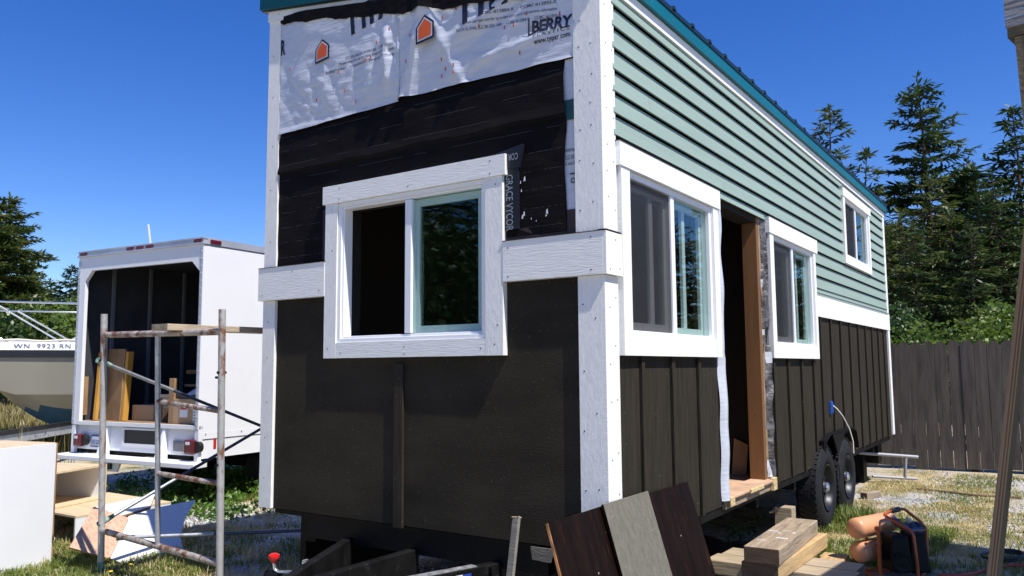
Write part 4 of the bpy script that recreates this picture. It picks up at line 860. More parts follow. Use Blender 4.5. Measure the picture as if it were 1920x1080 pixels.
for (xa, xb, za, zb) in ((-1.985, -1.865, .605, .745), (-.16, -.02, .60, .745)):
    l_ = TB().box(xa, xb, -.06, .029, za, zb).build('tail_lamp', 'redlens', bevel=.02)
    TB().box((xa+xb)/2-.03, (xa+xb)/2+.03, -.0625, -.0602, zb-.05, zb-.02).build('reverse_lens', 'paper', l_)
    TB().lathe(((xb if xa < -1 else xb)+.02, -.01, (za+zb)/2), (0, -1, 0), [(-.03, .055), (.02, .06), (.022, .0)], 20).build('lamp_socket', 'black', l_)
b = TB(); b.box(-1.76, -1.555, .012, .0295, .605, .735, 0); b.box(-1.745, -1.57, .010, .0119, .62, .72, 1); b.v = b.v; pl = b.build('licence_plate', ['blue', 'paleplate'])
tr = lambda v: TM.to_3x3() @ Vector(v)
b = text_mb('B5207', .07, TM @ Vector((-1.735, .009, .635)), tr((1, 0, 0)), (0, 0, 1), .01, None, .16); MB.build(b, 'plate_number', 'blue', pl)
TB().box(-.40, -.165, .015, .0295, .615, .72).build('blank_plate', 'greyplate')
b = TB(); b.box(.0, .006, .03, BL, .55, .80); b.box(.0062, .012, .04, BL, .742, .748, 1); b.box(.0062, .010, .18, .215, .64, .745, 2)
for y in (.08, .55, 1.1): b.lathe((.006, y, .79), X, [(0, .01), (.004, .006), (.005, 0)], 8, 1)
b.build('side_skirt', ['truckw', 'greyplate', 'redrefl'])
def twheel(x, y):
    t = TB().lathe((x, y, .36), X, [(-.14, .2), (-.13, .34), (-.08, .36), (.08, .36), (.13, .34), (.14, .2)], 30).build('wheel', 'tyre', smooth=True)
    TB().lathe((x, y, .36), X, [(-.1, .2), (.1, .2), (.12, .08), (.12, 0)], 24).build('rim', 'rim', t, smooth=True)
for x in (-.28, -BW+.28): twheel(x, 1.35); twheel(x, BL+1.0)
b = TB(); b.box(-.55, -.45, .1, BL, .45, .8); b.box(-BW+.45, -BW+.55, .1, BL, .45, .8); b.box(-BW+.2, -.2, .07, .10, .53, .8); b.tube([(-BW+.2, 1.35, .36), (-.2, 1.35, .36)], .06); b.build('chassis', 'frame')
b = TB(); b.slab([(-BW+.15, BL+.05, .55), (-BW+.15, BL+.05, 2.05), (-BW+.15, BL+.9, 2.05), (-BW+.15, BL+1.35, 1.35), (-BW+.15, BL+2.0, 1.2), (-BW+.15, BL+2.05, .55)], (-1, 0, 0), BW-.3); b.build('cab', 'truckw', bevel=.03)
b = TB(); b.slab([(-BW+.25, BL+.93, 2.0), (-.25, BL+.93, 2.0), (-.25, BL+1.34, 1.4), (-BW+.25, BL+1.34, 1.4)], (0, .8, .6), .01); b.v = [v+Vector((0, .02, .01)) for v in b.v]; b.build('windscreen', 'glass')
# cargo: each thing on its own
def cargo(name, lab, cat, mb, m, group='cargo in the truck', bevel=.004, sub=None):
    o = thing(name, TM @ Vector((-1, .6, zf)), lab, cat, group)
    TB.build(mb, sub or 'panel', m, o, bevel); return o
b = TB(); b.hexa([(-1.97, .27, zf+.002), (-1.505, .17, zf+.002), (-1.505, .20, zf+.002), (-1.97, .30, zf+.002), (-1.96, .32, 1.70), (-1.52, .22, 1.69), (-1.52, .25, 1.69), (-1.96, .35, 1.70)])
o = cargo('plywood_sheet', 'stained plywood sheet standing upright just inside the truck box', 'plywood', b, 'plyold')
b = TB(); b.hexa([(-1.50, .18, zf+.002), (-1.465, .18, zf+.002), (-1.465, .25, zf+.002), (-1.50, .25, zf+.002), (-1.515, .23, 1.66), (-1.47, .23, 1.66), (-1.47, .30, 1.66), (-1.515, .30, 1.66)]); b.build('edge_batten', 'amber', o, .003)
b = TB(); b.hexa([(-2.0, .10, zf+.002), (-1.955, .10, zf+.002), (-1.955, .14, zf+.002), (-2.0, .14, zf+.002), (-2.015, .2, 1.66), (-1.96, .2, 1.66), (-1.96, .24, 1.66), (-2.015, .24, 1.66)]); b.v = [v+Vector((.12-.1*(v.z-zf), 0, 0)) for v in b.v]
cargo('amber_plank', 'thin amber plank leaning at the left inside the truck box', 'plank', b, 'amber')
b = TB(); b.box(-2.04, -1.98, .05, .10, zf+.06, 1.38); cargo('cork_strip', 'rough brown board end standing against the left wall of the truck box', 'board', b, 'plyold')
b = TB(); b.box(-1.47, -1.10, .30, .80, zf+.002, 1.06); cargo('flat_carton', 'low brown carton on the truck floor right of the plywood sheet', 'carton', b, 'cardboard')
b = TB(); rr = random.Random(5)
for i in range(7): b.box(-1.15+rr.uniform(-.03, .03), -.90+rr.uniform(-.04, .04), .42, .9, zf+.002+i*.042, zf+.04+i*.042)
cargo('board_stack', 'small stack of pale boards in the middle of the truck floor', 'boards', b, 'ply')
b = TB()
for i in range(6): b.box(-.98+i*.012, -.95+i*.02, .3, .95, zf+.002+i*.022, zf+.02+i*.026)
b.box(-.96, -.56, .50, .90, zf+.002, zf+.15); cargo('board_bundle', 'bundle of thin boards left of the cardboard box in the truck', 'boards', b, 'plyold')
b = TB(); b.box(-.565, -.07, .10, .44, zf+.002, zf+.26); o = cargo('cardboard_box', 'brown cardboard box with white and red labels at the right of the truck floor', 'box', b, 'cardboard', sub='carton')
b = TB(); b.box(-.42, -.30, .0985, .0998, zf+.07, zf+.19, 0); b.box(-.41, -.31, .097, .0984, zf+.15, zf+.185, 1); b.build('red_and_white_label', ['paper', 'redrefl'], o)
b = TB(); b.box(-.215, -.125, .0985, .0998, zf+.02, zf+.19); b.box(-.14, -.08, .0975, .0984, zf+.175, zf+.235)
for i in range(5): b.box(-.205, -.15, .0975, .0984, zf+.03+i*.03, zf+.042+i*.03, 1)
b.build('shipping_label', ['paper', 'inkgrey'], o)
b = TB()
o_ = len(b.v)
for i in range(15):
    for j in range(9):
        x = -.45+.40*i/14; y = .14+.30*j/8; e = max(0, 1-((x+.22)/.23)**2)*max(0, 1-((y-.29)/.16)**2); b.v.append(Vector((x, y, zf+.265+.14*e**.6+.02*noise.noise(Vector((x*20, y*20, 0)))*e)))
for i in range(14):
    for j in range(8): a = i*9+j; b.f.append([a, a+9, a+10, a+1]); b.m.append(0)
cargo('plastic_bag', 'pale blue plastic bag slumped on the cardboard box in the truck', 'bag', b, 'bluecloth', bevel=0, sub='film')
o = thing('shelf_lumber', TM @ Vector((-.8, 1.2, zf)), 'dark brown lumber rack deep inside the truck box', 'lumber', 'cargo in the truck')
for (xa, xb, y, za, zb) in ((-1.4, -.1, 2.9, 1.60, 1.68), (-1.45, -.3, 2.5, 1.40, 1.45), (-1.35, -.2, 2.4, 1.25, 1.28), (-.95, -.5, 2.3, .9, 1.55), (-.60, -.52, 1.6, .887, 1.36), (-.33, -.28, 2.2, .887, 1.6)): TB().box(xa, xb, y-1.5, y-1.46, za, zb).build('rack_board', 'plyold', o, .003)
b = TB(); b.hexa([(-.66, .5, 2.33), (-.60, .5, 2.33), (-.60, .51, 2.33), (-.66, .51, 2.33), (-.64, .5, 2.71), (-.58, .5, 2.71), (-.58, .51, 2.71), (-.64, .51, 2.71)]); cargo('strap', 'purple strap hanging from the roof of the truck box', 'strap', b, 'purple', sub='band')
o = MB(); o.tube([at(282, 458, 12.6), at(278, 421, 12.6)], .018, 8); p_ = at(282, 458, 12.6); o.tube([Vector((p_.x, p_.y, G)), p_], .03, 8)
tag(o.build('white_pole', 'paper', None, smooth=True), 'thin white pole rising behind the roof of the box truck', 'pole')

# ------------------------------------------------------------------ boat on its trailer
BD = Vector((.35, .937, 0)).normalized(); BN = Vector((BD.y, -BD.x, 0)); BS = Vector((-12.35, 2.72, 0))
bt = thing('boat', (-11.6, 5.0, G), 'white motor boat with cream hull and dark blue bottom behind the box truck', 'boat')
def half(s): return max(.02, 1.02*min(1, (max(0, s+1.9)/3.1))**.55)
def zk(s): return -.13+.67*max(0, min(1, (1.1-s)/1.1))**1.7+(.75*max(0, -s)/1.9 if s < 0 else 0)
Bc = lambda s, lat, z: BS+BD*s+BN*(lat-.86)+Vector((0, 0, z))
ss = [-1.9+i*.19 for i in range(33)]
b = MB(); rows = 12
def sect(s):
    h = half(s); k = zk(s); zc = max(k+.02, .50-.02*s+(.25*max(0, -s))); zg = 1.24
    return [(0, 1.40), (h*.93, 1.36), (h, 1.345), (h, 1.235), (h+.02, 1.225), (h+.02, 1.105), (h*.985, 1.10), (h*.93, .80), (h*.86, zc), (h*.60, zc-(zc-k)*.42), (h*.30, zc-(zc-k)*.72), (0, k)]
mm = [0, 0, 0, 1, 1, 1, 2, 2, 2, 3, 3]
mm = [0, 0, 0, 0, 1, 1, 2, 2, 2, 2, 3]
for side in (1, -1):
    o_ = len(b.v)
    for s in ss: b.v += [Bc(s, side*x, z) for (x, z) in sect(s)]
    for i in range(len(ss)-1):
        for j in range(rows-1):
            a = o_+i*rows+j; f = [a, a+rows, a+rows+1, a+1]; b.f.append(f if side > 0 else f[::-1])
            zc_ = sum((b.v[q].z for q in f))/4; m_ = mm[j]
            if j >= 8: m_ = 3 if zc_ < .24 else 2
            b.m.append(m_)
e_ = [Bc(ss[-1], x, z) for (x, z) in sect(ss[-1])]+[Bc(ss[-1], -x, z) for (x, z) in reversed(sect(ss[-1]))]
b.add(e_, [list(range(len(e_)))], 0)
hb = b.build('hull', ['gel', 'rub', 'hull', 'antifoul'], bt)
for p in hb.data.polygons: p.use_smooth = True
hb.modifiers.new('sharp', 'EDGE_SPLIT').split_angle = R(30)
sA = .13; pA = Bc(sA, half(sA)+.004, 1.255); pB = Bc(1.15, half(1.15)+.004, 1.255)
text_mb('WN  9923 RN', .100, pA, pB-pA, Z, .0, None, .82, off=.006, spacing=1.15).build('registration_number', 'inkgrey', bt)
b = MB()
rt_ = lambda s, z, k=.9: Bc(s, half(s)*k, z)
b.tube([rt_(s, 2.02+.05*max(0, -s)) for s in (-1.5, -.8, 0, .6, 1.3, 2.0)], .016, 8); b.tube([rt_(s, 1.87+.04*max(0, -s)) for s in (-1.5, -.8, 0, .6, 1.3, 2.0)], .013, 8)
for (s0, s1, zz) in ((-.05, .85, 2.0), (.28, 1.02, 1.87), (-.8, .10, 1.85), (-.45, .0, 1.6)): b.tube([rt_(s0-.12, zz), rt_(s1-.05, 1.36)], .014, 8)
b.build('bow_rail', 'steelrail', bt, smooth=True)
b = MB(); b.tube([rt_(s, 1.385+.012*math.sin(s*9), .93) for s in [i*.12-.3 for i in range(14)]], .018, 8); b.build('rope', 'cream', bt, smooth=True)
b = MB(); b.slab([Bc(1.0, .6, 1.38), Bc(4.0, .75, 1.38), Bc(3.4, .7, 2.1), Bc(1.8, .6, 1.9)], BN, 1.3); b.build('cabin', 'gel', bt, .03)
o = thing('boat_trailer', (-11.0, 4.0, G), 'mottled galvanised boat trailer rail running under the boat', 'trailer')
b = MB(); b.beam((-9.60, 1.46, -.02), (-11.6, 3.55, -.055), .07, .13); b.build('rail', 'splotch', o, .006)
b = MB(); b.beam((-9.60, 1.50, .075), (-11.6, 3.60, .045), .05, .055); b.beam((-11.6, 3.6, -.05), (-10.0, 8.6, -.05), .08, .13); b.beam((-12.8, 4.0, -.05), (-11.4, 9.0, -.05), .08, .13); b.beam((-12.9, 4.2, -.05), (-11.3, 3.7, -.05), .08, .1); b.build('bunk', 'rub', o)
for (x, y) in ((-10.55, 7.2), (-12.2, 7.8)): MB().lathe((x, y, G+.31), BN, [(-.1, .15), (-.1, .29), (-.06, .31), (.06, .31), (.1, .29), (.1, .15), (.06, 0)], 28).build('wheel', 'tyre', o, smooth=True)
b = MB(); b.tube([(-9.66, 1.52, -.08), (-9.66, 1.52, G)], .03, 8); b.build('jockey_stand', 'splotch', o)

# ------------------------------------------------------------------ fence
FA = Vector((-.10, 9.06, 0)); FB = Vector((1.30, 9.22, 0)); FD = (FB-FA).normalized(); FN = Vector((FD.y, -FD.x, 0))
fo = thing('wood_fence', (2, 9.3, G), 'weathered grey board fence with rounded picket tops behind the house', 'fence')
pw = .158; rf_ = random.Random(11)
for i in range(-12, 36):
    a = FA+FD*(i*pw+.02); w_ = pw-rf_.uniform(.0005, .006); zt = 1.205+rf_.uniform(-.012, .012); zb = G+.03+rf_.uniform(-.02, .02); tl = rf_.uniform(-.005, .005); yo = FN*rf_.uniform(-.006, .006)
    pts = [(0, zb), (w_, zb), (w_+tl, zt-.062), (w_*.76+tl, zt-.008), (w_*.5+tl, zt), (w_*.24+tl, zt-.008), (tl, zt-.062)]
    MB().slab([a+FD*x+yo+Z*z for (x, z) in pts], FN, .018).build('picket', 'fence', fo)
for z in (-.25, .35, .95): c = FA-FN*.045+Z*z; MB().beam(c-FD*2, c+FD*5.6, .05, .09).build('rail', 'fencedk', fo)
for s in (-1.5, .9, 3.3, 5.5): c = FA-FN*.12+FD*s; MB().box(c.x-.045, c.x+.045, c.y-.045, c.y+.045, G, 1.1).build('post', 'fencedk', fo)

# ------------------------------------------------------------------ shelter at the right, and the plywood strip leaning on it
sh = thing('carport', (3.2, 1.4, G), 'corner of an open wooden shelter with a silver grey fascia at the upper right', 'shelter')
c = Vector((1.752, -1.09, 0)); ZF0 = 1.742
fd = Vector((.98, -.20, 0)).normalized()
b = MB()
def along(p, d, L, z0, z1, t, mb, mi=0):
    n = Vector((d.y, -d.x, 0)); mb.slab([p+Z*z0, p+d*L+Z*z0, p+d*L+Z*z1, p+Z*z1], n, t, mi)
along(c, fd, 2.6, ZF0, ZF0+.34, .035, b); b.build('fascia', 'oldwood', sh, .003)
b = MB(); c2 = c+fd*.004+Vector((0, .004, 0)); along(c2, fd, 2.6, ZF0-.026, ZF0-.001, .09, b); b.build('trim_strip', 'mossy', sh)
b = MB(); p = c+fd*.048+Vector((.0, .03, 0)); b.beam((p.x-.0, p.y, ZF0-.03), (p.x+.05, p.y-.03, G), .055, .055, (0, 1, 0)); b.build('post', 'mossy', sh)
b = MB(); q = [c+Vector((.02, .04, ZF0+.30)), c+fd*2.6+Vector((0, .04, ZF0+.30)), Vector((5.2, 3.4, ZF0+.30)), Vector((2.20, 3.82, ZF0+.30))]; b.slab(q, (0, 0, 1), .06); b.build('roof', 'roofsheet', sh)
for (x, y) in ((2.30, 3.65), (4.9, 3.3), (4.25, -1.5)): MB().beam((x, y, ZF0+.24), (x, y, G), .09, .09, (0, 1, 0)).build('post', 'mossy', sh)
o = thing('plywood_strip', (1.55, -.48, G), 'long plywood strip with layered edge leaning upright at the right', 'plywood strip')
a0 = at(1854, 1080, 2.52); a1 = at(1921, 455, 2.52); a1 = a0+(a1-a0)*1.5; dd = (a0-a1).normalized(); a0 = a0+dd*((G-a0.z)/dd.z)
side = (RT*.86-FW*.3); side.z = 0; side.normalize(); wdt = .0105
tow = Vector((FW.x, FW.y, 0)).normalized()
b = MB(); Wf = .012
for i, m in enumerate((0, 1, 0, 1, 0)):      # plies
    s0 = side*(wdt*2*(i/5)); s1 = side*(wdt*2*((i+1)/5)-.0003); h = tow*.0
    n0 = (-FW); n0.z = 0; n0.normalize()
    b.hexa([a0+s0, a0+s1, a0+s1+tow*Wf, a0+s0+tow*Wf, a1+s0, a1+s1, a1+s1+tow*Wf, a1+s0+tow*Wf], m)
b.build('edge_plies', ['ply1', 'ply2'], o)
b = MB(); s0 = side*(wdt*2); s1 = side*(wdt*2+.014); b.hexa([a0+s0, a0+s1, a0+s1+tow*Wf, a0+s0+tow*Wf, a1+s0, a1+s1, a1+s1+tow*Wf, a1+s0+tow*Wf]); b.build('face', 'lamface', o)

# ------------------------------------------------------------------ ground
def groundmat():
    m = bpy.data.materials.new('gravel_and_dry_turf'); m.use_nodes = True; n = m.node_tree.nodes; l = m.node_tree.links; p = n['Principled BSDF']; p.inputs['Roughness'].default_value = .95; p.inputs['Specular IOR Level'].default_value = .1
    tc = n.new('ShaderNodeTexCoord')
    def nz(s, d=6, r=.6):
        x = n.new('ShaderNodeTexNoise'); x.inputs['Scale'].default_value = s; x.inputs['Detail'].default_value = d; x.inputs['Roughness'].default_value = r; l.new(tc.outputs['Object'], x.inputs[0]); return x.outputs[0]
    def ramp(i, a, b_):
        r = n.new('ShaderNodeValToRGB'); l.new(i, r.inputs[0]); r.color_ramp.elements[0].position = a[0]; r.color_ramp.elements[0].color = (*a[1], 1); r.color_ramp.elements[1].position = b_[0]; r.color_ramp.elements[1].color = (*b_[1], 1); return r.outputs[0]
    def mix(f, a, b_):
        x = n.new('ShaderNodeMix'); x.data_type = 'RGBA'; l.new(f, x.inputs[0]); l.new(a, x.inputs[6]); l.new(b_, x.inputs[7]); return x.outputs[2]
    vo = n.new('ShaderNodeTexVoronoi'); vo.inputs['Scale'].default_value = 38; l.new(tc.outputs['Object'], vo.inputs[0])
    grav = ramp(vo.outputs['Color'], (.1, (.20, .20, .205)), (.9, (.55, .54, .53)))
    dry = ramp(nz(22), (.3, (.34, .27, .15)), (.7, (.60, .50, .31)))
    grn = ramp(nz(30), (.3, (.05, .07, .02)), (.7, (.14, .15, .05)))
    f1 = ramp(nz(.9, 8, .7), (.42, (0, 0, 0)), (.58, (1, 1, 1))); f2 = ramp(nz(1.4, 8, .7), (.50, (0, 0, 0)), (.66, (1, 1, 1)))
    cc = mix(f2, mix(f1, grav, dry), grn); l.new(cc, p.inputs['Base Color'])
    bp_ = n.new('ShaderNodeBump'); bp_.inputs['Strength'].default_value = .8; bp_.inputs['Distance'].default_value = .02; l.new(vo.outputs['Distance'], bp_.inputs['Height']); l.new(bp_.outputs[0], p.inputs['Normal'])
    return m
M['ground'] = groundmat()
M['gravelsheet'] = mat('pale_gravel', (.40, .39, .38), .95, spec=.1, var=.5, vs=45, bump=.8, bs=40, bd=.015, c2=(.38, .32, .18), c2lo=.50, c2hi=.6)
b = MB(); S = 900
b.add([(-S, -S, G), (S, -S, G), (S, S, G), (-S, S, G)], [(0, 1, 2, 3)])
tag(b.build('ground', 'ground', None), 'flat yard of gravel and dry turf', 'ground', kind='structure')
def patch(name, lab, pts, seed):
    c = sum((Vector(p) for p in pts), Vector((0, 0)))/len(pts); out = []
    for i in range(len(pts)):
        a = Vector(pts[i]); e = Vector(pts[(i+1) % len(pts)])
        for q in range(14): w_ = a.lerp(e, q/14); k_ = 1+.22*noise.noise(Vector((w_.x*2.2, w_.y*2.2, seed)))+.12*noise.noise(Vector((w_.x*7, w_.y*7, seed))); out.append(c+(w_-c)*k_)
    mb = MB(); mb.add([(q.x, q.y, G+.004) for q in out], [list(range(len(out)))]); tag(mb.build(name, 'gravelsheet', None), lab, 'gravel', kind='structure')
patch('gravel_path', 'pale gravel path between the scaffold and the truck', [(-7.4, 2.6), (-5.2, 1.3), (-4.2, .7), (-2.7, .6), (-2.6, 3.0), (-4.5, 3.2)], 1)
patch('gravel_patch', 'pale gravel in front of the fence', [(1.3, 5.9), (2.2, 5.0), (3.6, 5.2), (3.6, 8.2), (1.6, 8.4), (.9, 7.4)], 2)
rg = random.Random(21)
def blades(name, lab, cat, regions, m, seed):
    """regions: (fn -> (x,y) , count, height range, width, lean)"""
    r = random.Random(seed); v = []; f = []
    for (fn, cnt, h0, h1, w_, lean) in regions:
        for i in range(cnt):
            q = fn(r)
            if q is None: continue
            x, y = q; h = r.uniform(h0, h1); a = r.uniform(0, 6.283); t = r.uniform(.1, lean); dx, dy = math.cos(a)*t*h, math.sin(a)*t*h; px, py = -math.sin(a+r.uniform(-.9, .9))*w_/2, math.cos(a)*w_/2
            o = len(v); v += [(x-px, y-py, G-.01), (x+px, y+py, G-.01), (x+dx*.35+px*.8, y+dy*.35+py*.8, G+h*.55), (x+dx*.35-px*.8, y+dy*.35-py*.8, G+h*.55), (x+dx, y+dy, G+h*(1-.35*t))]
            f += [(o, o+1, o+2, o+3), (o+3, o+2, o+4)]
    me = bpy.data.meshes.new(name); me.from_pydata(v, [], f); me.materials.append(M[m]); ob = bpy.data.objects.new(name, me); COL.objects.link(ob); WM[ob.name] = Matrix.Identity(4)
    return tag(ob, lab, cat, kind='stuff')
def area(x0, x1, y0, y1, thr=-1, s=1.1, sd=0):
    def fn(r):
        x = r.uniform(x0, x1); y = r.uniform(y0, y1)
        return (x, y) if noise.noise(Vector((x*s, y*s, sd)))+.5*noise.noise(Vector((x*s*3, y*s*3, sd+3))) > thr+r.uniform(-.15, .15) else None
    return fn
blades('dry_grass', 'short dry yellow grass between the wheels and the fence', 'grass', [(area(-.1, 3.6, 2.9, 9.0, -.12, .9, 1), 34000, .012, .045, .006, 1.7), (area(-.2, 1.2, 3.6, 7.5, -.25, .9, 1), 16000, .012, .05, .006, 1.7), (area(-2.0, 3.5, 8.3, 9.0, .1), 900, .03, .12, .008, .8)], 'grassd', 1)
blades('green_grass', 'tufts of green grass beside the wheels and the timber stack', 'grass', [(area(.05, 3.4, 2.4, 8.8, .02, 1.7, 5), 34000, .015, .055, .007, 1.4), (area(.0, 1.0, 2.9, 4.6, -.15, 1.6, 6), 9000, .03, .10, .007, 1.1), (area(.02, .30, 4.3, 4.75, -.8), 500, .08, .22, .009, .5), (area(-.5, 3, 8.6, 9.1, .3), 400, .05, .2, .01, .6)], 'grassg', 2)
blades('yard_grass', 'patchy green and yellow grass in front of the cabinets and loose panels', 'grass', [(area(-6.5, -2.3, -1.2, 1.3, -.05, 1.4, 8), 30000, .02, .07, .007, 1.4), (area(-5.2, -3.2, -.9, .3, -.5, 1.4, 8), 16000, .03, .09, .007, 1.3), (lambda r: (lambda p: (p.x, p.y))(gnd(r.uniform(345, 497), r.uniform(8.9, 10.6))), 7000, .03, .13, .009, 1.0), (area(-7.2, -3.2, 1.0, 3.6, .22, 1.3, 9), 14000, .02, .08, .008, 1.2)], 'grassg', 3)
blades('yard_straw', 'dry straw coloured blades mixed into the grass by the scaffold', 'grass', [(area(-5.6, -2.3, -1.2, 1.4, -.1, 1.5, 12), 16000, .03, .12, .006, 1.3), (area(-7.0, -4.0, 1.6, 3.4, .0, 1.5, 12), 5000, .03, .10, .006, 1.3)], 'grassd', 4)
def fieldfn(r):
    u = r.uniform(-60, 175); D = r.uniform(14.5, 46); p = gnd(u, D); return (p.x, p.y)
blades('field_grass', 'tall dry field grass beyond the boat', 'grass', [(fieldfn, 26000, .25, .60, .035, .5)], 'field', 5)
def stalkfn(r):
    p = gnd(r.uniform(35, 140), r.uniform(9.0, 11.0)); return (p.x, p.y)
blades('grass_stalks', 'a few tall dry stalks standing before the boat trailer', 'grass', [(stalkfn, 46, .45, .85, .012, .35)], 'field', 6)
# weeds under and around the truck: small leaf clusters
def leafcloud(v, f, c, rad, n, size, r, up=.5):
    for i in range(n):
        d = Vector((r.gauss(0, 1), r.gauss(0, 1), r.gauss(0, 1))); d.normalize(); d *= r.random()**.45; p = Vector((c[0]+d.x*rad[0], c[1]+d.y*rad[1], c[2]+d.z*rad[2]))
        nrm = Vector((r.gauss(0, 1), r.gauss(0, 1), r.gauss(0, 1)+up)).normalized(); a = nrm.orthogonal().normalized(); a.rotate(Matrix.Rotation(r.uniform(0, 6.28), 3, nrm)); bb = nrm.cross(a); s = size*r.uniform(.6, 1.4)
        o = len(v); v += [p-a*s*.5, p+bb*s*.32, p+a*s*.55, p-bb*s*.32]; f.append((o, o+1, o+2, o+3))
def plant(name, lab, cat, blobs, m, seed, size, stems=None, group=None, smat='bark2'):
    r = random.Random(seed); v = []; f = []
    for (c, rad, n) in blobs: leafcloud(v, f, c, rad, n, size, r)
    c0 = blobs[0][0]; base = Vector((sum(q[0][0] for q in blobs)/len(blobs), sum(q[0][1] for q in blobs)/len(blobs), G))
    o = thing(name, base, lab, cat, group); b = MB(); b.v = [Vector(q) for q in v]; b.f = [list(q) for q in f]; b.m = [0]*len(f); b.build('foliage', m, o)
    b = MB()
    for (c, rad, n) in blobs:
        b.tube([base+Vector((jit(.1), jit(.1), -.02)), (base+Vector(c))/2+Vector((jit(.1), jit(.1), 0)), c], [max(.006, rad[2]*.05), max(.005, rad[2]*.035), .004], 6)
    b.build('stem', smat, o); return o
rw = random.Random(31); v = []; f = []
for i in range(150):
    p = TM @ Vector((rw.uniform(-2.3, .9), rw.uniform(-.45, 2.5), 0)); h = rw.uniform(.06, .22); leafcloud(v, f, (p.x, p.y, G+h*.6), (.16, .16, h*.6), 60, .045, rw)
for i in range(70):
    p = gnd(rw.uniform(330, 500), rw.uniform(9.2, 12)); h = rw.uniform(.06, .20); leafcloud(v, f, (p.x, p.y, G+h*.6), (.2, .2, h*.6), 60, .05, rw)
for i in range(40):
    p = gnd(rw.uniform(60, 140), rw.uniform(7.6, 10)); h = rw.uniform(.10, .35); leafcloud(v, f, (p.x, p.y, G+h*.6), (.14, .14, h*.6), 50, .05, rw)
b = MB(); b.v = [Vector(q) for q in v]; b.f = [list(q) for q in f]; b.m = [0]*len(f)
tag(b.build('weeds', 'weed', None), 'low green weeds growing under and beside the box truck', 'weeds', kind='stuff')
v = []; f = []
for i in range(14): p = on(1370+i*4+jit(4), 1010-i*2+jit(12), G+.08); leafcloud(v, f, p, (.05, .05, .07), 14, .03, rw)
b = MB(); b.v = [Vector(q) for q in v]; b.f = [list(q) for q in f]; b.m = [0]*len(f); tag(b.build('weeds', 'leafdk', None), 'thin dark weeds under the house beside the timber stack', 'weeds', kind='stuff')
b = MB()
for i in range(26):
    p = on(*[(220+jit(30), 935+jit(6)), (330+jit(20), 930+jit(8)), (305+jit(10), 945+jit(5)), (230+jit(40), 1062+jit(12))][i % 4], G+.07); b.lathe(p, (jit(.4), jit(.4), 1), [(0, .004), (.004, .016), (.010, .014), (.012, 0)], 7)
tag(b.build('yellow_flowers', 'flower', None), 'scattered small yellow flowers in the grass by the loose panels', 'flowers', kind='stuff')
# loose gravel
r = random.Random(41); v = []; f = []
ico = bmesh.new(); bmesh.ops.create_icosphere(ico, subdivisions=1, radius=1); iv = [q.co.copy() for q in ico.verts]; ico.verts.index_update(); fi = [[q.index for q in x.verts] for x in ico.faces]; ico.free()
def stones(fn, cnt, s0, s1):
    for i in range(cnt):
        q = fn(r)
        if q is None: continue
        s = r.uniform(s0, s1); rot = Matrix.Rotation(r.uniform(0, 6.28), 3, Vector((r.random(), r.random(), r.random()+.01)).normalized()); o = len(v)
        for p in iv: e = rot @ Vector((p.x*s, p.y*s*.8, p.z*s*.6)); v.append((q[0]+e.x, q[1]+e.y, G+s*.25+e.z))
        f.extend([[o+i_ for i_ in t] for t in fi])
stones(area(.4, 3.4, 4.2, 8.9, -.15, .8, 15), 2600, .008, .022); stones(area(-7.2, -2.6, .8, 3.4, -.4, .8, 16), 4200, .010, .026); stones(area(-3.5, .2, -.6, 1.2, -.3, 1, 17), 1700, .007, .018)
me = bpy.data.meshes.new('gravel'); me.from_pydata(v, [], f); me.materials.append(M['stone']); ob = bpy.data.objects.new('gravel', me); COL.objects.link(ob); tag(ob, 'loose grey gravel stones scattered over the yard', 'gravel', kind='stuff')

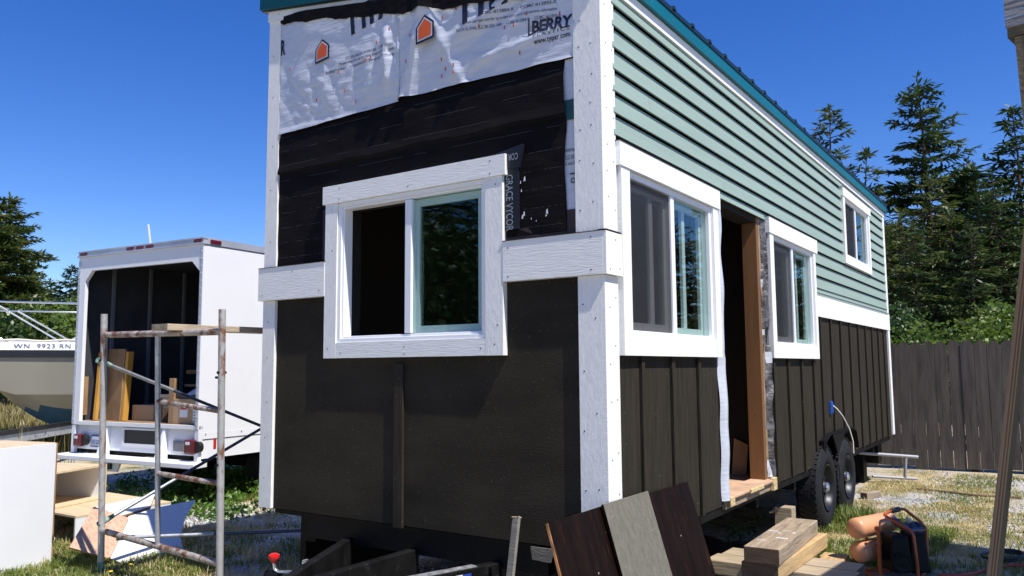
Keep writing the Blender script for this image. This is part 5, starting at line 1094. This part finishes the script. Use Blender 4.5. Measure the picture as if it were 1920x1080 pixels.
# ------------------------------------------------------------------ trees
def conifer_mesh(H, Rm, seed, z0=.08, dens=1.0, sparse=.12, droop=.25, leaf=.26, top_pow=.8, whorl=.42):
    r = random.Random(seed); tr = MB(); fv = []; ff = []
    lean = [Vector((jit(.02)*H*.5*(t/6)**2, jit(.02)*H*.5*(t/6)**2, H*t/6)) for t in range(7)]
    tr.tube(lean, [max(.012, .016*H*(1-t/6)**.9) for t in range(7)], 8)
    def axis(z): k = min(5.999, z/H*6); i = int(k); return lean[i].lerp(lean[i+1], k-i)
    z = H*z0
    while z < H*.985:
        t = z/H; rad = Rm*((1-t)**top_pow)*(1 if t > .2 else .75+t*1.25)
        nb = max(2, int(r.uniform(3.5, 6.5)))
        a0 = r.uniform(0, 6.28)
        for k in range(nb):
            if r.random() < sparse: continue
            L = rad*r.uniform(.45, 1.18)+.10
            a = a0+6.283*k/nb+r.uniform(-.4, .4); d = Vector((math.cos(a), math.sin(a), 0)); sd = Vector((-d.y, d.x, 0)); base = axis(z+r.uniform(-.12, .12))
            up = r.uniform(.05, .35)*(.4+t) ; dr = droop*(1-t)*r.uniform(.6, 1.3)
            P = lambda s: base+d*(L*s)+Vector((0, 0, L*(up*s-dr*s*s*1.6+dr*.7*s**3)))+sd*(L*.08*math.sin(s*3+a))
            tr.tube([P(0), P(.35), P(.7), P(1)], [.012+.012*L, .008+.008*L, .012, .006], 4, caps=False)
            ns = max(3, int(L/.15*dens))
            for j in range(ns):
                s = .18+.82*(j+r.random())/ns; q = P(s); tw = L*.34*(1.08-s)+.12
                for e in (-1, 1):
                    tl = tw*r.uniform(.5, 1.2); td = (sd*e*.8+d*.65+Vector((0, 0, r.uniform(-.3, .25)))).normalized()
                    nc = max(1, int(tl/.10+.5))
                    for c in range(nc):
                        w_ = q+td*tl*((c+r.random()*.8)/nc); ln = leaf*r.uniform(.6, 1.25); dd = (td+Vector((r.gauss(0, .35), r.gauss(0, .35), r.gauss(0, .3)))).normalized()
                        wv = dd.cross(Vector((r.gauss(0, .5), r.gauss(0, .5), 1))).normalized()*ln*.15
                        o = len(fv); fv.extend([w_-dd*ln*.2, w_+dd*ln*.3+wv, w_+dd*ln*.85, w_+dd*ln*.3-wv]); ff.append((o, o+1, o+2, o+3))
        z += whorl*r.uniform(.6, 1.35)*(1-.45*t)
    # leader
    for j in range(14):
        q = axis(H*(.94+.06*r.random())); dd = Vector((r.gauss(0, .6), r.gauss(0, .6), .8)).normalized(); wv = dd.orthogonal().normalized()*leaf*.13; o = len(fv); fv.extend([q, q+dd*leaf*.4+wv, q+dd*leaf*.8, q+dd*leaf*.4-wv]); ff.append((o, o+1, o+2, o+3))
    c = MB(); c.v = fv; c.f = [list(x) for x in ff]; c.m = [0]*len(ff)
    return tr, c
def conifer(loc, lab, H, Rm, seed, m='fir', group='conifers behind the yard', **kw):
    o = thing('conifer', (loc.x, loc.y, G), lab, 'tree', group)
    tr, c = conifer_mesh(H, Rm, seed, **kw)
    tr.v = [v+Vector((loc.x, loc.y, G)) for v in tr.v]; c.v = [v+Vector((loc.x, loc.y, G)) for v in c.v]
    tr.build('trunk', 'bark', o); c.build('crown', m, o); return o
def copytree(src, loc, rz, s, lab):
    c = src.copy(); COL.objects.link(c); c.location = (loc.x, loc.y, G); c.rotation_euler = (0, 0, rz); c.scale = (s, s, s); c['label'] = lab
    for ch in src.children: d = ch.copy(); COL.objects.link(d); d.parent = c
    return c
def hgt(v, D): return CP.z-G+(686-v)/FPX*D
T1 = conifer(gnd(1758, 30), 'tallest fir with an open ragged crown, standing right of the far end of the house', hgt(125, 30), 4.4, 101, sparse=.24, dens=1.4, whorl=.47, z0=.05, droop=.12, leaf=.36, top_pow=.72)
T2 = conifer(gnd(1578, 31), 'slender fir showing above the roof eave, left of the tallest fir', hgt(188, 31), 3.2, 102, m='fir2', sparse=.25, dens=1.2, whorl=.5, z0=.2, droop=.10, leaf=.34, top_pow=.7)
T3 = conifer(gnd(1642, 30), 'shorter fir filling the gap between the slender fir and the tallest fir', hgt(275, 30), 2.6, 103, m='fir2', sparse=.15, z0=.05, leaf=.34, top_pow=.7)
T4 = conifer(gnd(1935, 25), 'dark fir at the right edge of the photo behind the shelter post', hgt(190, 25), 3.2, 104, sparse=.08, dens=1.3, z0=.04, leaf=.32)
T5 = conifer(gnd(1850, 28), 'dense fir between the tallest fir and the dark fir at the right edge', hgt(300, 28), 3.4, 105, sparse=.05, dens=1.2, z0=.03)
T6 = conifer(gnd(1702, 25), 'bushy low fir just right of the house corner and below the tallest fir', hgt(400, 25), 3.4, 106, m='fir2', sparse=.05, dens=1.2, z0=.02)
T7 = conifer(gnd(1800, 24), 'bushy low fir in front of the tallest fir, its lit boughs above the shrubs', hgt(395, 24), 3.4, 107, m='fir2', sparse=.05, dens=1.2, z0=.02)
copytree(T5, gnd(1885, 23), 1.3, .82, 'bushy low fir at the right, between the leaning plywood strip and the tallest fir')
copytree(T6, gnd(1655, 33), 2.2, 1.15, 'shaded fir directly behind the far corner of the house')
copytree(T5, gnd(1745, 36), 4.0, 1.0, 'shaded fir far behind the tallest fir, seen through its lower boughs')
copytree(T4, gnd(1985, 30), 2.6, 1.0, 'dark fir just beyond the right edge of the photo')
copytree(T5, gnd(1820, 34), .6, 1.02, 'shaded fir deep in the row behind the low firs')
copytree(T6, gnd(1790, 31), 5.1, 1.25, 'dense fir filling the row between the tallest fir and the house corner')
copytree(T7, gnd(1870, 31), 3.3, 1.25, 'dense fir filling the row left of the dark fir at the right edge')
copytree(T7, gnd(1700, 33), .2, 1.2, 'dense fir in the back row close to the house corner')
copytree(T6, gnd(1920, 28), 4.4, 1.2, 'dense fir at the right edge below the dark fir')
copytree(T5, gnd(1730, 22), 2.9, .62, 'young dense fir right behind the shrubs near the house corner')
copytree(T5, gnd(1835, 21), 5.2, .60, 'young dense fir right behind the bright shrubs')
copytree(T6, gnd(1762, 27), .9, 1.3, 'dense fir close in front of the trunk of the tallest fir')
copytree(T7, gnd(1668, 27), 2.9, 1.05, 'dense fir hard against the far corner of the house')
copytree(T5, gnd(1838, 29), 2.4, 1.05, 'dense fir rising between the tallest fir and the right edge, behind the bright shrubs')
# trees on the left
L1 = conifer(gnd(-5, 36), 'tall dense fir at the left edge behind the boat', hgt(352, 36), 3.7, 201, m='fir2', sparse=.03, dens=1.6, z0=.03, leaf=.38, whorl=.36, top_pow=.65, group='trees beyond the boat')
L2 = conifer(gnd(124, 52), 'small distant fir left of the box truck', hgt(492, 52), 2.9, 202, sparse=.05, dens=1.4, z0=.03, leaf=.42, top_pow=.65, group='trees beyond the boat')
copytree(L1, gnd(-30, 34), 4.0, .9, 'dense fir cut by the left edge of the photo')
copytree(T5, gnd(25, 35), 1.0, .62, 'dense low fir in front of the tall fir at the left edge')
copytree(L1, gnd(42, 40), 2.0, .72, 'shorter fir right of the tall fir at the left edge')
copytree(L2, gnd(148, 48), 1.0, .88, 'small distant fir partly hidden by the box truck')
copytree(L2, gnd(88, 56), 3.0, .95, 'faint low fir between the two left firs and the distant one')
def shrub(u, D, w_, h, lab, m, seed, n=1500, size=.11, group='shrubs beyond the fence'):
    r = random.Random(seed); p = gnd(u, D); bl = []
    for i in range(7):
        a = r.uniform(0, 6.28); q = r.random()*.6; bl.append(((p.x+math.cos(a)*w_*q, p.y+math.sin(a)*w_*q, G+h*r.uniform(.35, .80)), (w_*r.uniform(.35, .55), w_*r.uniform(.35, .55), h*r.uniform(.2, .34)), n//7))
    plant('shrub', lab, 'shrub', bl, m, seed, size, group=group)
shrub(1690, 15.5, 1.1, 2.5, 'leafy shrub showing above the fence right beside the house corner', 'leafy', 301, 2800, .09)
shrub(1735, 16.5, 1.1, 2.9, 'thin upright green shrub above the fence, second from the house corner', 'leafdk', 302, 2600, .09)
shrub(1790, 15.0, 1.1, 2.55, 'bright yellow green shrub above the middle of the fence', 'leafy', 303, 3200, .09)
shrub(1845, 15.2, 1.2, 2.7, 'bright yellow green shrub above the fence left of the leaning plywood strip', 'leafy', 304, 3200, .09)
shrub(1905, 15.0, 1.2, 2.8, 'yellow green shrub above the fence behind the leaning plywood strip', 'leafy', 305, 3200, .09)
shrub(1660, 17.0, 1.2, 2.6, 'dark leafy shrub partly behind the far end of the house', 'leafdk', 306, 2000)
shrub(30, 26, 2.2, 3.6, 'rounded olive shrub behind the bow rail of the boat', 'leafdk', 311, 2600, .2, 'bushes beyond the boat')
shrub(105, 27, 2.2, 3.8, 'rounded olive shrub between the boat rail and the box truck', 'leafy', 312, 2600, .2, 'bushes beyond the boat')
shrub(150, 30, 2.4, 4.2, 'olive shrub mostly hidden behind the box truck', 'leafdk', 313, 2400, .2, 'bushes beyond the boat')
shrub(-25, 28, 2.4, 4.5, 'olive shrub at the left edge beyond the boat', 'leafdk', 314, 2400, .2, 'bushes beyond the boat')
# the wood on the far side of the yard, which the windows mirror
for (src, x, y, rz, k, lab) in ((T5, -10.5, -12.5, .4, .95, 'dense fir across the yard, mirrored in the front window'), (T7, -13.0, -9.5, 1.4, 1.2, 'bushy fir across the yard, mirrored at the left of the front window'),
      (T7, -8.2, -14.5, 2.4, 1.25, 'bushy fir across the yard, mirrored at the right of the front window'), (T5, -15.0, -15.0, 2.9, 1.2, 'tall fir across the yard behind the mirrored bushy firs'), (T6, -10.0, -17.0, 2.0, 1.5, 'broad fir across the yard, mirrored high in the front window'),
      (T5, 3.6, 21.0, .9, .8, 'dense fir beyond the fence, mirrored in the window right of the door opening'), (T7, 6.3, 21.5, 1.9, 1.05, 'bushy fir beyond the fence, mirrored in the large side window'), (T6, 9.2, 22.0, 2.9, 1.1, 'bushy fir beyond the right end of the fence, mirrored in the large side window'),
      (T6, 4.8, 23.5, 3.9, 1.2, 'broad fir beyond the fence, mirrored between the others in the side windows'), (T7, 7.9, 24.5, 4.9, 1.35, 'broad fir in the back row beyond the fence, mirrored in the side windows'), (T6, 11.0, 25.0, .2, 1.3, 'broad fir in the back row beyond the shelter, mirrored in the large side window'),
      (T4, 7.6, 27.0, 1.2, .9, 'tall fir beyond the right end of the fence, mirrored in the side windows'), (T7, 12.5, 21.0, .3, 1.1, 'bushy fir beyond the shelter, mirrored at the edge of the large side window')):
    copytree(src, Vector((x, y, 0)), rz, k, lab)

for (x, y, w_, h, lab, sd) in ((-9.0, -9.5, 2.8, 4.6, 'large dark bush across the yard, mirrored in the middle of the front window', 401), (-6.2, -11.5, 2.8, 4.4, 'large dark bush across the yard, mirrored at the right of the front window', 402), (-11.0, -7.6, 2.8, 4.6, 'large dark bush across the yard, mirrored at the left of the front window', 403)):
    r = random.Random(sd); bl = []
    for i in range(10): a = r.uniform(0, 6.28); q = r.random()*.7; bl.append(((x+math.cos(a)*w_*q, y+math.sin(a)*w_*q, G+h*r.uniform(.15, .85)), (w_*.5, w_*.5, h*.28), 1300))
    plant('shrub', lab, 'shrub', bl, 'fir', sd, .13, group='bushes across the yard')
